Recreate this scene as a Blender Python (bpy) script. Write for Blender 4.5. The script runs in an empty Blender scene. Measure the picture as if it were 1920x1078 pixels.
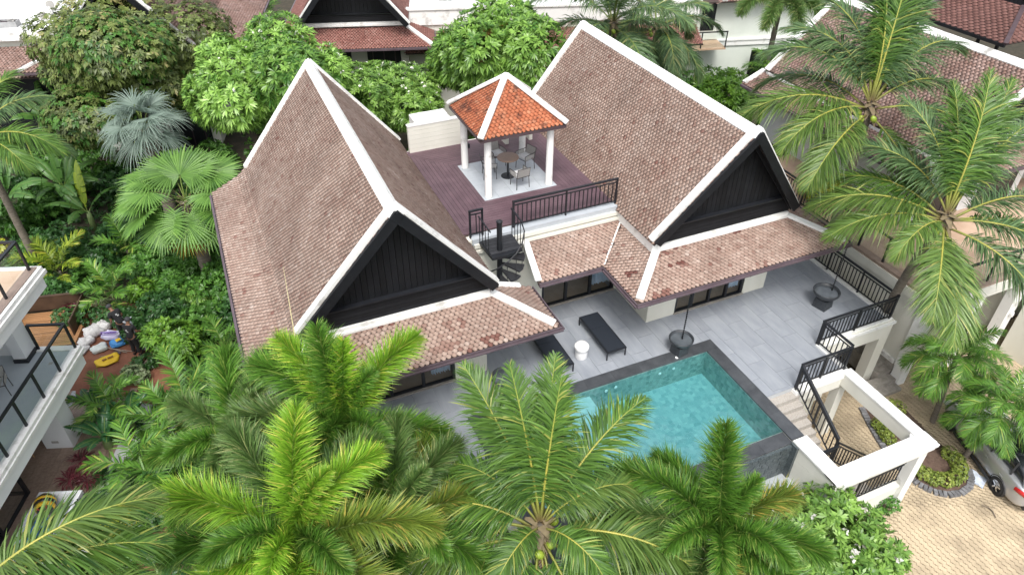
import bpy, math, random
import numpy as np
from mathutils import Matrix, Vector

# ------------------------------------------------------------------ camera, sky, sun, exposure
scene = bpy.context.scene
COL = scene.collection
rng = np.random.default_rng(7)
random.seed(7)
YAW, PITCH, ROLL = math.radians(23.66427), math.radians(-37.6034), math.radians(0.1826)
FPX = 1333.49
_fw = np.array([math.sin(YAW)*math.cos(PITCH), math.cos(YAW)*math.cos(PITCH), math.sin(PITCH)])
_r = np.array([math.cos(YAW), -math.sin(YAW), 0.0]); _u = np.cross(_r, _fw)
_r2 = math.cos(ROLL)*_r + math.sin(ROLL)*_u; _u2 = np.cross(_r2, _fw)
CAMM = np.array([_r2, _u2, _fw])
CAMP = np.array([-13.334, -13.760, 16.0])
cd = bpy.data.cameras.new('camera'); cam = bpy.data.objects.new('camera', cd); COL.objects.link(cam)
cam.matrix_world = Matrix(((_r2[0], _u2[0], -_fw[0], CAMP[0]), (_r2[1], _u2[1], -_fw[1], CAMP[1]), (_r2[2], _u2[2], -_fw[2], CAMP[2]), (0, 0, 0, 1)))
cd.sensor_width = 36; cd.sensor_fit = 'HORIZONTAL'; cd.lens = FPX/1920*36; cd.clip_end = 2000
scene.camera = cam

SUN_EL, SUN_AZ = 58.0, 205.0          # compass style: direction the light comes from, degrees from +Y clockwise
w = bpy.data.worlds.new('World'); scene.world = w; w.use_nodes = True
nt = w.node_tree; bg = nt.nodes['Background']
sky = nt.nodes.new('ShaderNodeTexSky'); sky.sky_type = 'NISHITA'; sky.sun_disc = False
sky.sun_elevation = math.radians(SUN_EL); sky.sun_rotation = math.radians(SUN_AZ)
sky.air_density = 1.0; sky.dust_density = 4.0; sky.ozone_density = 1.0; sky.altitude = 50
hs = nt.nodes.new('ShaderNodeHueSaturation'); hs.inputs['Saturation'].default_value = 0.30
nt.links.new(sky.outputs[0], hs.inputs['Color']); nt.links.new(hs.outputs[0], bg.inputs['Color'])
bg.inputs['Strength'].default_value = 0.15
sl = bpy.data.lights.new('sun', 'SUN'); sl.energy = 1.1; sl.angle = math.radians(16); sl.color = (1.0, 0.965, 0.91)
so = bpy.data.objects.new('sun', sl); COL.objects.link(so); so.location = (0, 0, 60)
_a, _e = math.radians(SUN_AZ), math.radians(SUN_EL)
so.rotation_euler = Vector((math.sin(_a)*math.cos(_e), math.cos(_a)*math.cos(_e), math.sin(_e))).to_track_quat('Z', 'Y').to_euler()
scene.view_settings.view_transform = 'Standard'; scene.view_settings.look = 'None'
scene.view_settings.exposure = 1.02; scene.view_settings.gamma = 1.0; scene.view_settings.use_curve_mapping = False
scene.cycles.max_bounces = 8; scene.cycles.transparent_max_bounces = 16

def at(px, py, z=0.0):
    """ground/plan point that the photograph shows at this pixel, for a known height z"""
    d = CAMM.T @ np.array([(px-960)/FPX, (539-py)/FPX, 1.0])
    t = (z-CAMP[2])/d[2]
    return CAMP + t*d

# ------------------------------------------------------------------ helpers
def mesh_np(name, V, F, mats=(), v=None, smooth=False, midx=None):
    """fast mesh from arrays; F is a list of (n,k) index arrays"""
    V = np.asarray(V, np.float32).reshape(-1, 3)
    F = [np.asarray(f, np.int32) for f in (F if isinstance(F, (list, tuple)) else [F]) if len(f)]
    me = bpy.data.meshes.new(name)
    nl = sum(f.size for f in F); npoly = sum(len(f) for f in F)
    me.vertices.add(len(V)); me.vertices.foreach_set('co', V.ravel())
    me.loops.add(nl); me.polygons.add(npoly)
    me.loops.foreach_set('vertex_index', np.concatenate([f.ravel() for f in F]))
    tot = np.concatenate([np.full(len(f), f.shape[1], np.int32) for f in F])
    st = np.zeros(npoly, np.int32); st[1:] = np.cumsum(tot)[:-1]
    me.polygons.foreach_set('loop_start', st); me.polygons.foreach_set('loop_total', tot)
    if midx is not None: me.polygons.foreach_set('material_index', np.asarray(midx, np.int32))
    if smooth: me.polygons.foreach_set('use_smooth', np.ones(npoly, bool))
    for m in mats: me.materials.append(m)
    if v is not None:
        a = me.attributes.new('v', 'FLOAT', 'POINT'); a.data.foreach_set('value', np.asarray(v, np.float32))
    me.update(calc_edges=True)
    return me

class MB:
    def __init__(s): s.V = []; s.F = []; s.M = []; s.m = 0
    def poly(s, pts):
        n = len(s.V); s.V += [tuple(map(float, p)) for p in pts]; s.F.append(list(range(n, n+len(pts)))); s.M.append(s.m); return s
    def raw(s, pts, faces):
        n = len(s.V); s.V += [tuple(map(float, p)) for p in pts]
        for f in faces: s.F.append([i+n for i in f]); s.M.append(s.m)
        return s
    def box(s, x0, x1, y0, y1, z0, z1, bev=0.0):
        x0, x1 = min(x0, x1), max(x0, x1); y0, y1 = min(y0, y1), max(y0, y1); z0, z1 = min(z0, z1), max(z0, z1)
        p = [(x0,y0,z0),(x1,y0,z0),(x1,y1,z0),(x0,y1,z0),(x0,y0,z1),(x1,y0,z1),(x1,y1,z1),(x0,y1,z1)]
        s.raw(p, [(3,2,1,0),(4,5,6,7),(0,1,5,4),(1,2,6,5),(2,3,7,6),(3,0,4,7)]); return s
    def bar(s, a, b, wd, ht, up=(0,0,1)):
        """box section from a to b; wd across, ht along up"""
        a = np.array(a, float); b = np.array(b, float); d = b-a; d /= np.linalg.norm(d)
        up = np.array(up, float); sd = np.cross(d, up)
        if np.linalg.norm(sd) < 1e-5: sd = np.cross(d, (1,0,0))
        sd /= np.linalg.norm(sd); un = np.cross(sd, d)
        q = [sd*i*wd/2+un*j*ht/2 for i, j in ((-1,-1),(1,-1),(1,1),(-1,1))]
        s.raw([a+k for k in q]+[b+k for k in q], [(0,1,2,3),(7,6,5,4),(0,4,5,1),(1,5,6,2),(2,6,7,3),(3,7,4,0)]); return s
    def tube(s, pts, rad, n=8, cap=True):
        pts = [np.array(p, float) for p in pts]; rad = rad if hasattr(rad, '__len__') else [rad]*len(pts)
        rings = []; prev = None
        for i, p in enumerate(pts):
            d = (pts[min(i+1, len(pts)-1)]-pts[max(i-1, 0)]); d /= (np.linalg.norm(d)+1e-9)
            if prev is None:
                a = np.cross(d, (0,0,1));
                if np.linalg.norm(a) < .05: a = np.cross(d, (1,0,0))
            else: a = prev-d*np.dot(prev, d)
            a /= np.linalg.norm(a); prev = a; b = np.cross(d, a)
            rings.append([p+rad[i]*(a*math.cos(2*math.pi*k/n)+b*math.sin(2*math.pi*k/n)) for k in range(n)])
        P = [q for r in rings for q in r]; F = []
        for i in range(len(pts)-1):
            for k in range(n): F.append((i*n+k, i*n+(k+1)%n, (i+1)*n+(k+1)%n, (i+1)*n+k))
        if cap: F.append(tuple(range(n-1, -1, -1))); F.append(tuple((len(pts)-1)*n+k for k in range(n)))
        s.raw(P, F); return s
    def lathe(s, prof, n=20, c=(0,0,0), cap=True):
        P = []; F = []
        for r, z in prof:
            for k in range(n): P.append((c[0]+r*math.cos(2*math.pi*k/n), c[1]+r*math.sin(2*math.pi*k/n), c[2]+z))
        for i in range(len(prof)-1):
            for k in range(n): F.append((i*n+k, i*n+(k+1)%n, (i+1)*n+(k+1)%n, (i+1)*n+k))
        if cap: F.append(tuple(range(n-1, -1, -1))); F.append(tuple((len(prof)-1)*n+k for k in range(n)))
        s.raw(P, F); return s
    def prism(s, pts2, z0, z1):
        n = len(pts2); P = [(x,y,z0) for x, y in pts2]+[(x,y,z1) for x, y in pts2]
        s.raw(P, [tuple(range(n-1,-1,-1)), tuple(range(n,2*n))]+[(i,(i+1)%n,n+(i+1)%n,n+i) for i in range(n)]); return s
    def mesh(s, name, mats, smooth=False):
        me = bpy.data.meshes.new(name); me.from_pydata(s.V, [], s.F)
        for m in (mats if isinstance(mats, (list, tuple)) else [mats]): me.materials.append(m)
        me.polygons.foreach_set('material_index', s.M)
        if smooth: me.polygons.foreach_set('use_smooth', [True]*len(s.F))
        me.update(); return me
    def build(s, name, mats, parent=None, smooth=False, bevel=0.0):
        o = link(name, s.mesh(name, mats, smooth), parent)
        if bevel:
            b = o.modifiers.new('bevel', 'BEVEL'); b.width = bevel; b.segments = 2; b.limit_method = 'ANGLE'
        return o

def link(name, data, parent=None, mat=None):
    o = bpy.data.objects.new(name, data); COL.objects.link(o)
    if parent is not None: o.parent = parent
    if mat is not None: o.matrix_basis = mat
    return o
def tag(o, label=None, cat=None, group=None, kind=None):
    if label: o['label'] = label
    if cat: o['category'] = cat
    if group: o['group'] = group
    if kind: o['kind'] = kind
    return o
def empty(name, loc=(0,0,0), rz=0.0, label=None, cat=None, group=None, kind=None):
    o = link(name, None); o.location = loc; o.rotation_euler = (0, 0, rz); o.empty_display_size = .2
    return tag(o, label, cat, group, kind)
def copy_tree(o, parent=None, loc=None, rz=None, label=None):
    c = o.copy(); COL.objects.link(c); c.parent = parent
    if loc is not None: c.location = loc
    if rz is not None: c.rotation_euler = (0, 0, rz)
    if label: c['label'] = label
    for ch in list(o.children): copy_tree(ch, c)
    return c
_unit = {}
def unit_box(mat):
    if mat.name not in _unit: _unit[mat.name] = MB().box(-.5,.5,-.5,.5,-.5,.5).mesh('block', mat)
    return _unit[mat.name]
def blk(name, mat, c, size, parent=None, rz=0.0):
    o = link(name, unit_box(mat), parent); o.location = c; o.scale = size; o.rotation_euler = (0,0,rz); return o
def blkbox(name, mat, x0, x1, y0, y1, z0, z1, parent=None):
    return blk(name, mat, ((x0+x1)/2, (y0+y1)/2, (z0+z1)/2), (abs(x1-x0), abs(y1-y0), abs(z1-z0)), parent)

# ------------------------------------------------------------------ materials
def new_mat(name):
    m = bpy.data.materials.new(name); m.use_nodes = True
    return m, m.node_tree, m.node_tree.nodes['Principled BSDF']
def N(nt, t, **kw):
    n = nt.nodes.new(t)
    for k, val in kw.items():
        if k in n.inputs: n.inputs[k].default_value = val
        else: setattr(n, k, val)
    return n
def rgba(c): return (c[0], c[1], c[2], 1.0)
def surf(name, c1, c2=None, scale=3.0, rough=.6, bump=0.0, bscale=60.0, detail=6.0, spread=(.3,.7), stretch=None, metal=0.0, spec=.5, rand=0.0, coat=0.0, world=True, jit=False):
    """two-tone noise surface with optional fine relief; rand = per-object value shift"""
    m, nt, b = new_mat(name); L = nt.links.new
    if world: src = N(nt, 'ShaderNodeNewGeometry').outputs['Position']
    else: src = N(nt, 'ShaderNodeTexCoord').outputs['Object']
    if jit:      # every piece cut from a different part of the stone
        oj = N(nt, 'ShaderNodeObjectInfo'); vm = N(nt, 'ShaderNodeVectorMath', operation='MULTIPLY_ADD'); L(oj.outputs['Random'], vm.inputs[0]); vm.inputs[1].default_value = (91,57,33); L(src, vm.inputs[2]); src = vm.outputs[0]
    if stretch:
        mp = N(nt, 'ShaderNodeMapping'); mp.inputs['Scale'].default_value = stretch; L(src, mp.inputs['Vector']); src2 = mp.outputs[0]
    else: src2 = src
    no = N(nt, 'ShaderNodeTexNoise', Scale=scale, Detail=detail, Roughness=.6); L(src2, no.inputs['Vector'])
    cr = N(nt, 'ShaderNodeValToRGB'); cr.color_ramp.elements[0].position = spread[0]; cr.color_ramp.elements[1].position = spread[1]
    cr.color_ramp.elements[0].color = rgba(c1); cr.color_ramp.elements[1].color = rgba(c2 or c1)
    L(no.outputs['Fac'], cr.inputs['Fac']); out = cr.outputs[0]
    if rand:
        oi = N(nt, 'ShaderNodeObjectInfo'); mr = N(nt, 'ShaderNodeMapRange'); mr.inputs['To Min'].default_value = 1-rand; mr.inputs['To Max'].default_value = 1+rand
        L(oi.outputs['Random'], mr.inputs['Value']); h = N(nt, 'ShaderNodeHueSaturation'); L(mr.outputs[0], h.inputs['Value']); L(out, h.inputs['Color']); out = h.outputs[0]
    L(out, b.inputs['Base Color'])
    b.inputs['Roughness'].default_value = rough; b.inputs['Metallic'].default_value = metal; b.inputs['Specular IOR Level'].default_value = spec
    b.inputs['Coat Weight'].default_value = coat
    if bump:
        n2 = N(nt, 'ShaderNodeTexNoise', Scale=bscale, Detail=4.0); L(src2, n2.inputs['Vector'])
        bp = N(nt, 'ShaderNodeBump', Strength=bump, Distance=.02); L(n2.outputs['Fac'], bp.inputs['Height']); L(bp.outputs[0], b.inputs['Normal'])
    return m
def leaf(name, dark, light, tip=None, rough=.42, trans=.28, rand=.12):
    """foliage: colour from the per-leaf attribute v, a little light passes through"""
    m, nt, b = new_mat(name); L = nt.links.new
    at_ = N(nt, 'ShaderNodeAttribute'); at_.attribute_name = 'v'
    cr = N(nt, 'ShaderNodeValToRGB'); e = cr.color_ramp.elements; e[0].color = rgba(dark); e[0].position = 0.0; e[1].color = rgba(light); e[1].position = .85 if tip else 1.0
    if tip: t = e.new(1.0); t.color = rgba(tip)
    L(at_.outputs['Fac'], cr.inputs['Fac'])
    oi = N(nt, 'ShaderNodeObjectInfo'); mr = N(nt, 'ShaderNodeMapRange'); mr.inputs['To Min'].default_value = 1-rand; mr.inputs['To Max'].default_value = 1+rand
    L(oi.outputs['Random'], mr.inputs['Value']); h = N(nt, 'ShaderNodeHueSaturation'); L(mr.outputs[0], h.inputs['Value']); L(cr.outputs[0], h.inputs['Color'])
    L(h.outputs[0], b.inputs['Base Color']); b.inputs['Roughness'].default_value = rough; b.inputs['Specular IOR Level'].default_value = .45
    tr = N(nt, 'ShaderNodeBsdfTranslucent'); L(h.outputs[0], tr.inputs['Color'])
    mx = N(nt, 'ShaderNodeMixShader'); mx.inputs[0].default_value = trans
    L(b.outputs[0], mx.inputs[1]); L(tr.outputs[0], mx.inputs[2]); L(mx.outputs[0], nt.nodes['Material Output'].inputs['Surface'])
    return m
def glassy(name, tint, gloss=.12, rough=.02, bump=0.0, bscale=4.0):
    m, nt, b = new_mat(name); L = nt.links.new
    nt.nodes.remove(b)
    tr = N(nt, 'ShaderNodeBsdfTransparent'); tr.inputs['Color'].default_value = rgba(tint)
    gl = N(nt, 'ShaderNodeBsdfGlossy'); gl.inputs['Roughness'].default_value = rough
    fr = N(nt, 'ShaderNodeLayerWeight', Blend=.5); pw_ = N(nt, 'ShaderNodeMath', operation='POWER'); pw_.inputs[1].default_value = 4.0; L(fr.outputs['Facing'], pw_.inputs[0])
    mr = N(nt, 'ShaderNodeMapRange'); mr.inputs['To Min'].default_value = gloss*.4; mr.inputs['To Max'].default_value = .9
    L(pw_.outputs[0], mr.inputs['Value']); mx = N(nt, 'ShaderNodeMixShader'); L(mr.outputs[0], mx.inputs[0]); L(tr.outputs[0], mx.inputs[1]); L(gl.outputs[0], mx.inputs[2])
    L(mx.outputs[0], nt.nodes['Material Output'].inputs['Surface'])
    if bump:
        g = N(nt, 'ShaderNodeNewGeometry'); n2 = N(nt, 'ShaderNodeTexNoise', Scale=bscale, Detail=3.0); L(g.outputs['Position'], n2.inputs['Vector'])
        bp = N(nt, 'ShaderNodeBump', Strength=bump, Distance=.05); L(n2.outputs['Fac'], bp.inputs['Height']); L(bp.outputs[0], gl.inputs['Normal']); L(bp.outputs[0], fr.inputs['Normal'])
    return m
def tile_mat(name, cols, stain=None, rough=.75, rand=.1, patch=1.0):
    """roof tiles: each tile's own fired colour (attribute v), larger blotches, weather stain"""
    m, nt, b = new_mat(name); L = nt.links.new
    at_ = N(nt, 'ShaderNodeAttribute'); at_.attribute_name = 'v'
    g = N(nt, 'ShaderNodeNewGeometry')
    n1 = N(nt, 'ShaderNodeTexNoise', Scale=.9, Detail=3.0); L(g.outputs['Position'], n1.inputs['Vector'])
    mm = N(nt, 'ShaderNodeMath', operation='MULTIPLY_ADD'); L(n1.outputs['Fac'], mm.inputs[0]); mm.inputs[1].default_value = .5*patch; mm.inputs[2].default_value = -.25*patch
    ad = N(nt, 'ShaderNodeMath', operation='ADD', use_clamp=True); L(at_.outputs['Fac'], ad.inputs[0]); L(mm.outputs[0], ad.inputs[1])
    cr = N(nt, 'ShaderNodeValToRGB'); cr.color_ramp.elements.remove(cr.color_ramp.elements[1])
    for i, (p, c) in enumerate(cols):
        e = cr.color_ramp.elements[0] if i == 0 else cr.color_ramp.elements.new(p)
        e.position = p; e.color = rgba(c)
    L(ad.outputs[0], cr.inputs['Fac']); out = cr.outputs[0]
    if stain:
        n2 = N(nt, 'ShaderNodeTexNoise', Scale=stain[1], Detail=8.0, Roughness=.7); L(g.outputs['Position'], n2.inputs['Vector'])
        r2 = N(nt, 'ShaderNodeValToRGB'); r2.color_ramp.elements[0].position = stain[2]; r2.color_ramp.elements[1].position = stain[3]; L(n2.outputs['Fac'], r2.inputs['Fac'])
        mx = N(nt, 'ShaderNodeMix', data_type='RGBA'); L(r2.outputs[0], mx.inputs[0]); L(out, mx.inputs[6]); mx.inputs[7].default_value = rgba(stain[0]); out = mx.outputs[2]
    nb = N(nt, 'ShaderNodeTexNoise', Scale=.55, Detail=7.0, Roughness=.65); L(g.outputs['Position'], nb.inputs['Vector'])
    mb_ = N(nt, 'ShaderNodeMapRange'); mb_.inputs['From Min'].default_value = .3; mb_.inputs['From Max'].default_value = .7; mb_.inputs['To Min'].default_value = .80; mb_.inputs['To Max'].default_value = 1.16; L(nb.outputs['Fac'], mb_.inputs['Value'])
    hb = N(nt, 'ShaderNodeHueSaturation'); L(mb_.outputs[0], hb.inputs['Value']); L(out, hb.inputs['Color']); out = hb.outputs[0]
    n3 = N(nt, 'ShaderNodeTexNoise', Scale=45.0, Detail=3.0); L(g.outputs['Position'], n3.inputs['Vector'])
    m3 = N(nt, 'ShaderNodeMapRange'); m3.inputs['To Min'].default_value = .82; m3.inputs['To Max'].default_value = 1.15; L(n3.outputs['Fac'], m3.inputs['Value'])
    h = N(nt, 'ShaderNodeHueSaturation'); L(m3.outputs[0], h.inputs['Value']); L(out, h.inputs['Color']); L(h.outputs[0], b.inputs['Base Color'])
    b.inputs['Roughness'].default_value = rough; b.inputs['Specular IOR Level'].default_value = .3
    return m

M = {}
M['white'] = surf('white_paint', (.50,.49,.46), (.765,.765,.745), 2.2, .6, .12, 30, detail=9, spread=(.31,.46))
M['cream'] = surf('cream_render', (.62,.61,.53), (.72,.71,.63), .8, .7, .08, 60, stretch=(1,1,.4))
M['cream2'] = surf('pale_cream_render', (.64,.63,.56), (.74,.73,.66), .9, .7, .08, 60, stretch=(1,1,.35))
M['oldwhite'] = surf('weathered_white_paint', (.32,.31,.29), (.80,.80,.78), 2.5, .65, .1, 40, spread=(.32,.5))
M['black'] = surf('black_painted_board', (.0055,.006,.008), (.010,.011,.0135), 3, .6, .15, 80, rand=.25, spec=.3)
M['blackmetal'] = surf('black_metal', (.008,.009,.012), (.014,.016,.020), 8, .42)
M['blackgloss'] = surf('black_gloss_paint', (.012,.013,.017), (.02,.022,.027), 4, .3, coat=.3)
M['bronze'] = surf('dark_bronze_metal', (.055,.035,.042), (.085,.06,.066), 3, .4)
M['gutter'] = surf('purple_brown_gutter', (.085,.060,.070), (.13,.10,.115), 2, .35)
M['under'] = surf('roof_underlay', (.045,.03,.026), (.06,.04,.035), 5, .9)
M['terr'] = surf('grey_porcelain', (.235,.256,.288), (.312,.333,.365), 1.6, .36, .05, 30, stretch=(2.2,.6,1), rand=.05, jit=True)
M['grout'] = surf('pale_grout', (.38,.39,.40), (.45,.46,.47), 10, .8)
M['slab'] = surf('grey_stone_floor', (.36,.39,.42), (.44,.47,.50), 2, .5, rand=.03)
M['coping'] = surf('charcoal_stone', (.040,.044,.05), (.075,.08,.088), 3, .45, .1, 90, rand=.1)
M['stonewall'] = surf('wet_slate_mosaic', (.03,.04,.045), (.10,.12,.125), 14, .35, .6, 18, rand=.15)
M['deck'] = surf('purple_brown_decking', (.080,.045,.056), (.125,.076,.090), 2, .5, .1, 60, stretch=(1,1,1), rand=.12)
M['soil'] = surf('red_laterite_soil', (.13,.048,.026), (.25,.105,.062), 1.6, .95, .6, 25)
M['darksoil'] = surf('dark_leaf_litter', (.018,.02,.010), (.06,.045,.028), 2.5, .95, .5, 20)
M['pave'] = surf('sand_paver', (.30,.24,.162), (.49,.395,.268), .9, .85, .12, 120, rand=.06, detail=9, spread=(.34,.56))
M['joint'] = surf('paver_joint_sand', (.10,.075,.045), (.17,.125,.08), 8, .95)
M['concrete'] = surf('washed_concrete', (.22,.20,.175), (.36,.335,.30), 6, .9, .35, 90, rand=.06)
M['steps'] = surf('pebble_washed_step', (.28,.255,.225), (.44,.41,.37), 25, .85, .35, 120, rand=.05)
M['glass'] = glassy('door_glass', (.80,.84,.86), .2)
M['clear'] = glassy('clear_glass', (.88,.92,.92), .14)
M['curtain'] = surf('blue_grey_curtain', (.50,.60,.72), (.70,.77,.85), 5, .8)
M['interior'] = surf('room_plaster', (.34,.28,.23), (.46,.40,.34), 2, .8)
M['woodfloor'] = surf('oak_floor', (.36,.27,.18), (.48,.37,.26), 3, .6)
M['trunk'] = surf('palm_bark', (.10,.085,.065), (.24,.205,.165), 6, .9, .6, 30, stretch=(1,1,5))
M['bark'] = surf('tree_bark', (.09,.07,.05), (.22,.18,.14), 7, .9, .5, 30)
# ------------------------------------------------------------------ roof machinery
ROOFCOLS = [(0.0,(.125,.048,.038)),(.18,(.20,.10,.080)),(.40,(.285,.19,.153)),(.62,(.35,.253,.207)),(.82,(.415,.315,.265)),(1.0,(.50,.41,.36))]
M['tile'] = tile_mat('terracotta_pink_tile', ROOFCOLS, ((.13,.095,.085), 3.5, .62, .78))
M['tile_orange'] = tile_mat('orange_clay_tile', [(0,(.14,.035,.02)),(.25,(.30,.085,.042)),(.55,(.42,.135,.065)),(.85,(.50,.22,.125)),(1,(.56,.33,.22))], ((.06,.028,.022), 2.2, .50, .66), patch=.7)
M['tile_old'] = tile_mat('weathered_brown_tile', [(0,(.11,.05,.04)),(.3,(.22,.13,.105)),(.6,(.29,.19,.16)),(1,(.40,.30,.27))], ((.09,.075,.065), 2.5, .55, .72))
M['tile_back'] = tile_mat('red_brown_tile', [(0,(.13,.045,.035)),(.4,(.23,.10,.082)),(.7,(.29,.145,.12)),(1,(.38,.23,.20))], ((.10,.06,.05), 2.5, .6, .75))
M['tile_shingle'] = tile_mat('brown_asphalt_shingle', [(0,(.10,.05,.042)),(.5,(.16,.078,.066)),(1,(.22,.115,.10))], None)

def tile_tmpl(w, e):
    t = .018; zt, zb = .046, .006
    top = [(-w*.475,-.35*e,zb),(w*.475,-.35*e,zb),(w*.475,.42*e,zt*.8),(w*.19,1.0*e,zt),(-w*.19,1.0*e,zt),(-w*.475,.42*e,zt*.8)]
    low = [(x, y, z-t) for x, y, z in top[1:]]+[(top[0][0], top[0][1], zb-t)]
    V = np.array(top+low); F6 = np.array([[5,4,3,2,1,0]]); F4 = np.array([[1,2,7,6],[2,3,8,7],[3,4,9,8],[4,5,10,9],[5,0,11,10]])
    return V, F6, F4
class Roof:
    """collects planes; makes the underlay mesh, the joined tile field and the nearest tiles as single objects"""
    def __init__(s, w=.155, e=.115): s.w, s.e = w, e; s.under = MB(); s.T = []
    def plane(s, pts, red=0.0, w=None, e=None, tiles=True):
        w = w or s.w; e = e or s.e
        P = [np.array(p, float) for p in pts]; n = np.zeros(3)
        for i in range(len(P)): n += np.cross(P[i], P[(i+1) % len(P)])
        n /= np.linalg.norm(n)
        if n[2] < 0: n = -n; P = P[::-1]
        s.under.poly([p-n*.012 for p in P]); s.under.poly([p-n*.075 for p in P[::-1]])
        for i in range(len(P)):
            a, b = P[i], P[(i+1) % len(P)]; s.under.poly([a-n*.075, b-n*.075, b-n*.012, a-n*.012])
        if not tiles: return
        U = np.cross((0,0,1.), n); U /= np.linalg.norm(U); D = np.cross(U, n)
        if D[2] > 0: D = -D
        uv = np.array([((p-P[0])@U, (p-P[0])@D) for p in P]); lo, hi = uv.min(0), uv.max(0)
        nr = int((hi[1]-lo[1])/e); rows = hi[1]-e*1.02-np.arange(nr+1)*e
        us, ds = [], []
        for k, d in enumerate(rows):
            u = np.arange(lo[0]+(w/2 if k % 2 else 0), hi[0]+w*.5, w); us.append(u); ds.append(np.full(len(u), d))
        u = np.concatenate(us); d = np.concatenate(ds); q = np.stack([u, d+.5*e], 1)
        ins = np.zeros(len(q), bool)
        for i in range(len(uv)):
            a, b = uv[i], uv[(i+1) % len(uv)]
            c = (a[1] > q[:,1]) != (b[1] > q[:,1])
            with np.errstate(divide='ignore', invalid='ignore'):
                xi = (b[0]-a[0])*(q[:,1]-a[1])/(b[1]-a[1])+a[0]
            ins ^= c & (q[:,0] < xi)
        u, d = u[ins], d[ins]; k = len(u)
        v = np.clip(.58+.10*rng.standard_normal(k), 0, 1)
        v[rng.random(k) < .012] = .24
        if red:
            for _ in range(int(k*red/12)):
                c = rng.integers(k); m = (np.abs(u-u[c]) < rng.uniform(.1,.45)) & (np.abs(d-d[c]) < rng.uniform(.05,.22)) & (rng.random(k) < .62)
                v[m] = rng.uniform(.02,.28)
        u = u+rng.normal(0,.004,k); d = d+rng.normal(0,.004,k)
        O = P[0]+u[:,None]*U+d[:,None]*D
        ang = rng.normal(0,.02,k); ca, sa = np.cos(ang)[:,None], np.sin(ang)[:,None]
        s.T.append((O, ca*U+sa*D, -sa*U+ca*D, np.broadcast_to(n, (k,3)), np.full(k, w), np.full(k, e), v))
    def finish(s, root, mat, near=0, world=None):
        ro = s.under.build('roof', M['under'], root)
        if not s.T: return ro
        O, U, D, Nn, W_, E_, v = [np.concatenate([t[i] for t in s.T]) for i in range(7)]
        keep = np.ones(len(O), bool)
        if near:
            dist = np.linalg.norm(O-CAMP, axis=1)+np.where(W_ < .2, 0, 0)
            # tiles that the palms in front do not hide, nearest first
            ok = near_ok(O); dist[~ok] += 100
            idx = np.argsort(dist)[:near]; keep[idx] = False; cache = {}
            for i in idx:
                key = (round(W_[i],3), round(E_[i],3), int(v[i]*11.99))
                if key not in cache:
                    V, F6, F4 = tile_tmpl(W_[i], E_[i]); cache[key] = mesh_np('roof_tile', V, [F6, F4], [mat], np.full(12, (key[2]+.5)/12))
                mt = Matrix.Identity(4)
                for r in range(3): mt[r][0] = U[i][r]; mt[r][1] = D[i][r]; mt[r][2] = Nn[i][r]; mt[r][3] = O[i][r]
                link('roof_tile', cache[key], ro, mt)
        O, U, D, Nn, W_, E_, v = [a[keep] for a in (O, U, D, Nn, W_, E_, v)]
        V, F6, F4 = tile_tmpl(1.0, 1.0); k = len(O)
        X = V[:,0][None,:,None]*W_[:,None,None]; Y = V[:,1][None,:,None]*E_[:,None,None]; Z = V[:,2][None,:,None]
        A = O[:,None,:]+X*U[:,None,:]+Y*D[:,None,:]+Z*Nn[:,None,:]
        off = (np.arange(k)*12)[:,None,None]
        me = mesh_np('roof_tile_field', A, [(F6[None]+off).reshape(-1,6), (F4[None]+off).reshape(-1,4)], [mat], np.repeat(v, 12))
        tag(link('roof_tile_field', me, ro), kind='stuff')
        return ro
def near_ok(O):
    P = (O-CAMP)@CAMM.T; px = 960+FPX*P[:,0]/P[:,2]; py = 539-FPX*P[:,1]/P[:,2]
    return (px > 795) & (px < 1080) & (py < 690)
def cap_on(parent, name, mat, a, b, wd, ht, up=(0,0,1), bevel=.02):
    return MB().bar(a, b, wd, ht, up).build(name, mat, parent, bevel=bevel)
def ridge_cap(parent, mat, a, b, s, half=.27, th=.07):
    """folded cap over a ridge running from a to b, both sides falling with slope s (rise over run)"""
    a = np.array(a, float); b = np.array(b, float); d = b-a; d /= np.linalg.norm(d); sd = np.cross(d, (0,0,1)); sd /= np.linalg.norm(sd)
    c = 1/math.hypot(1, s); dx, dz = half*c, half*c*s
    prof = [(-dx,-dz), (-.03, 0), (.03, 0), (dx,-dz), (dx-.02,-dz-th), (0,-th), (-dx+.02,-dz-th)]
    P = [a+sd*x+np.array((0,0,z+th)) for x, z in prof]+[b+sd*x+np.array((0,0,z+th)) for x, z in prof]; n = len(prof)
    mb = MB(); mb.raw(P, [tuple(range(n)), tuple(range(2*n-1, n-1, -1))]+[(i, n+i, n+(i+1)%n, (i+1)%n) for i in range(n)])
    return mb.build('ridge_cap', mat, parent)
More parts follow.
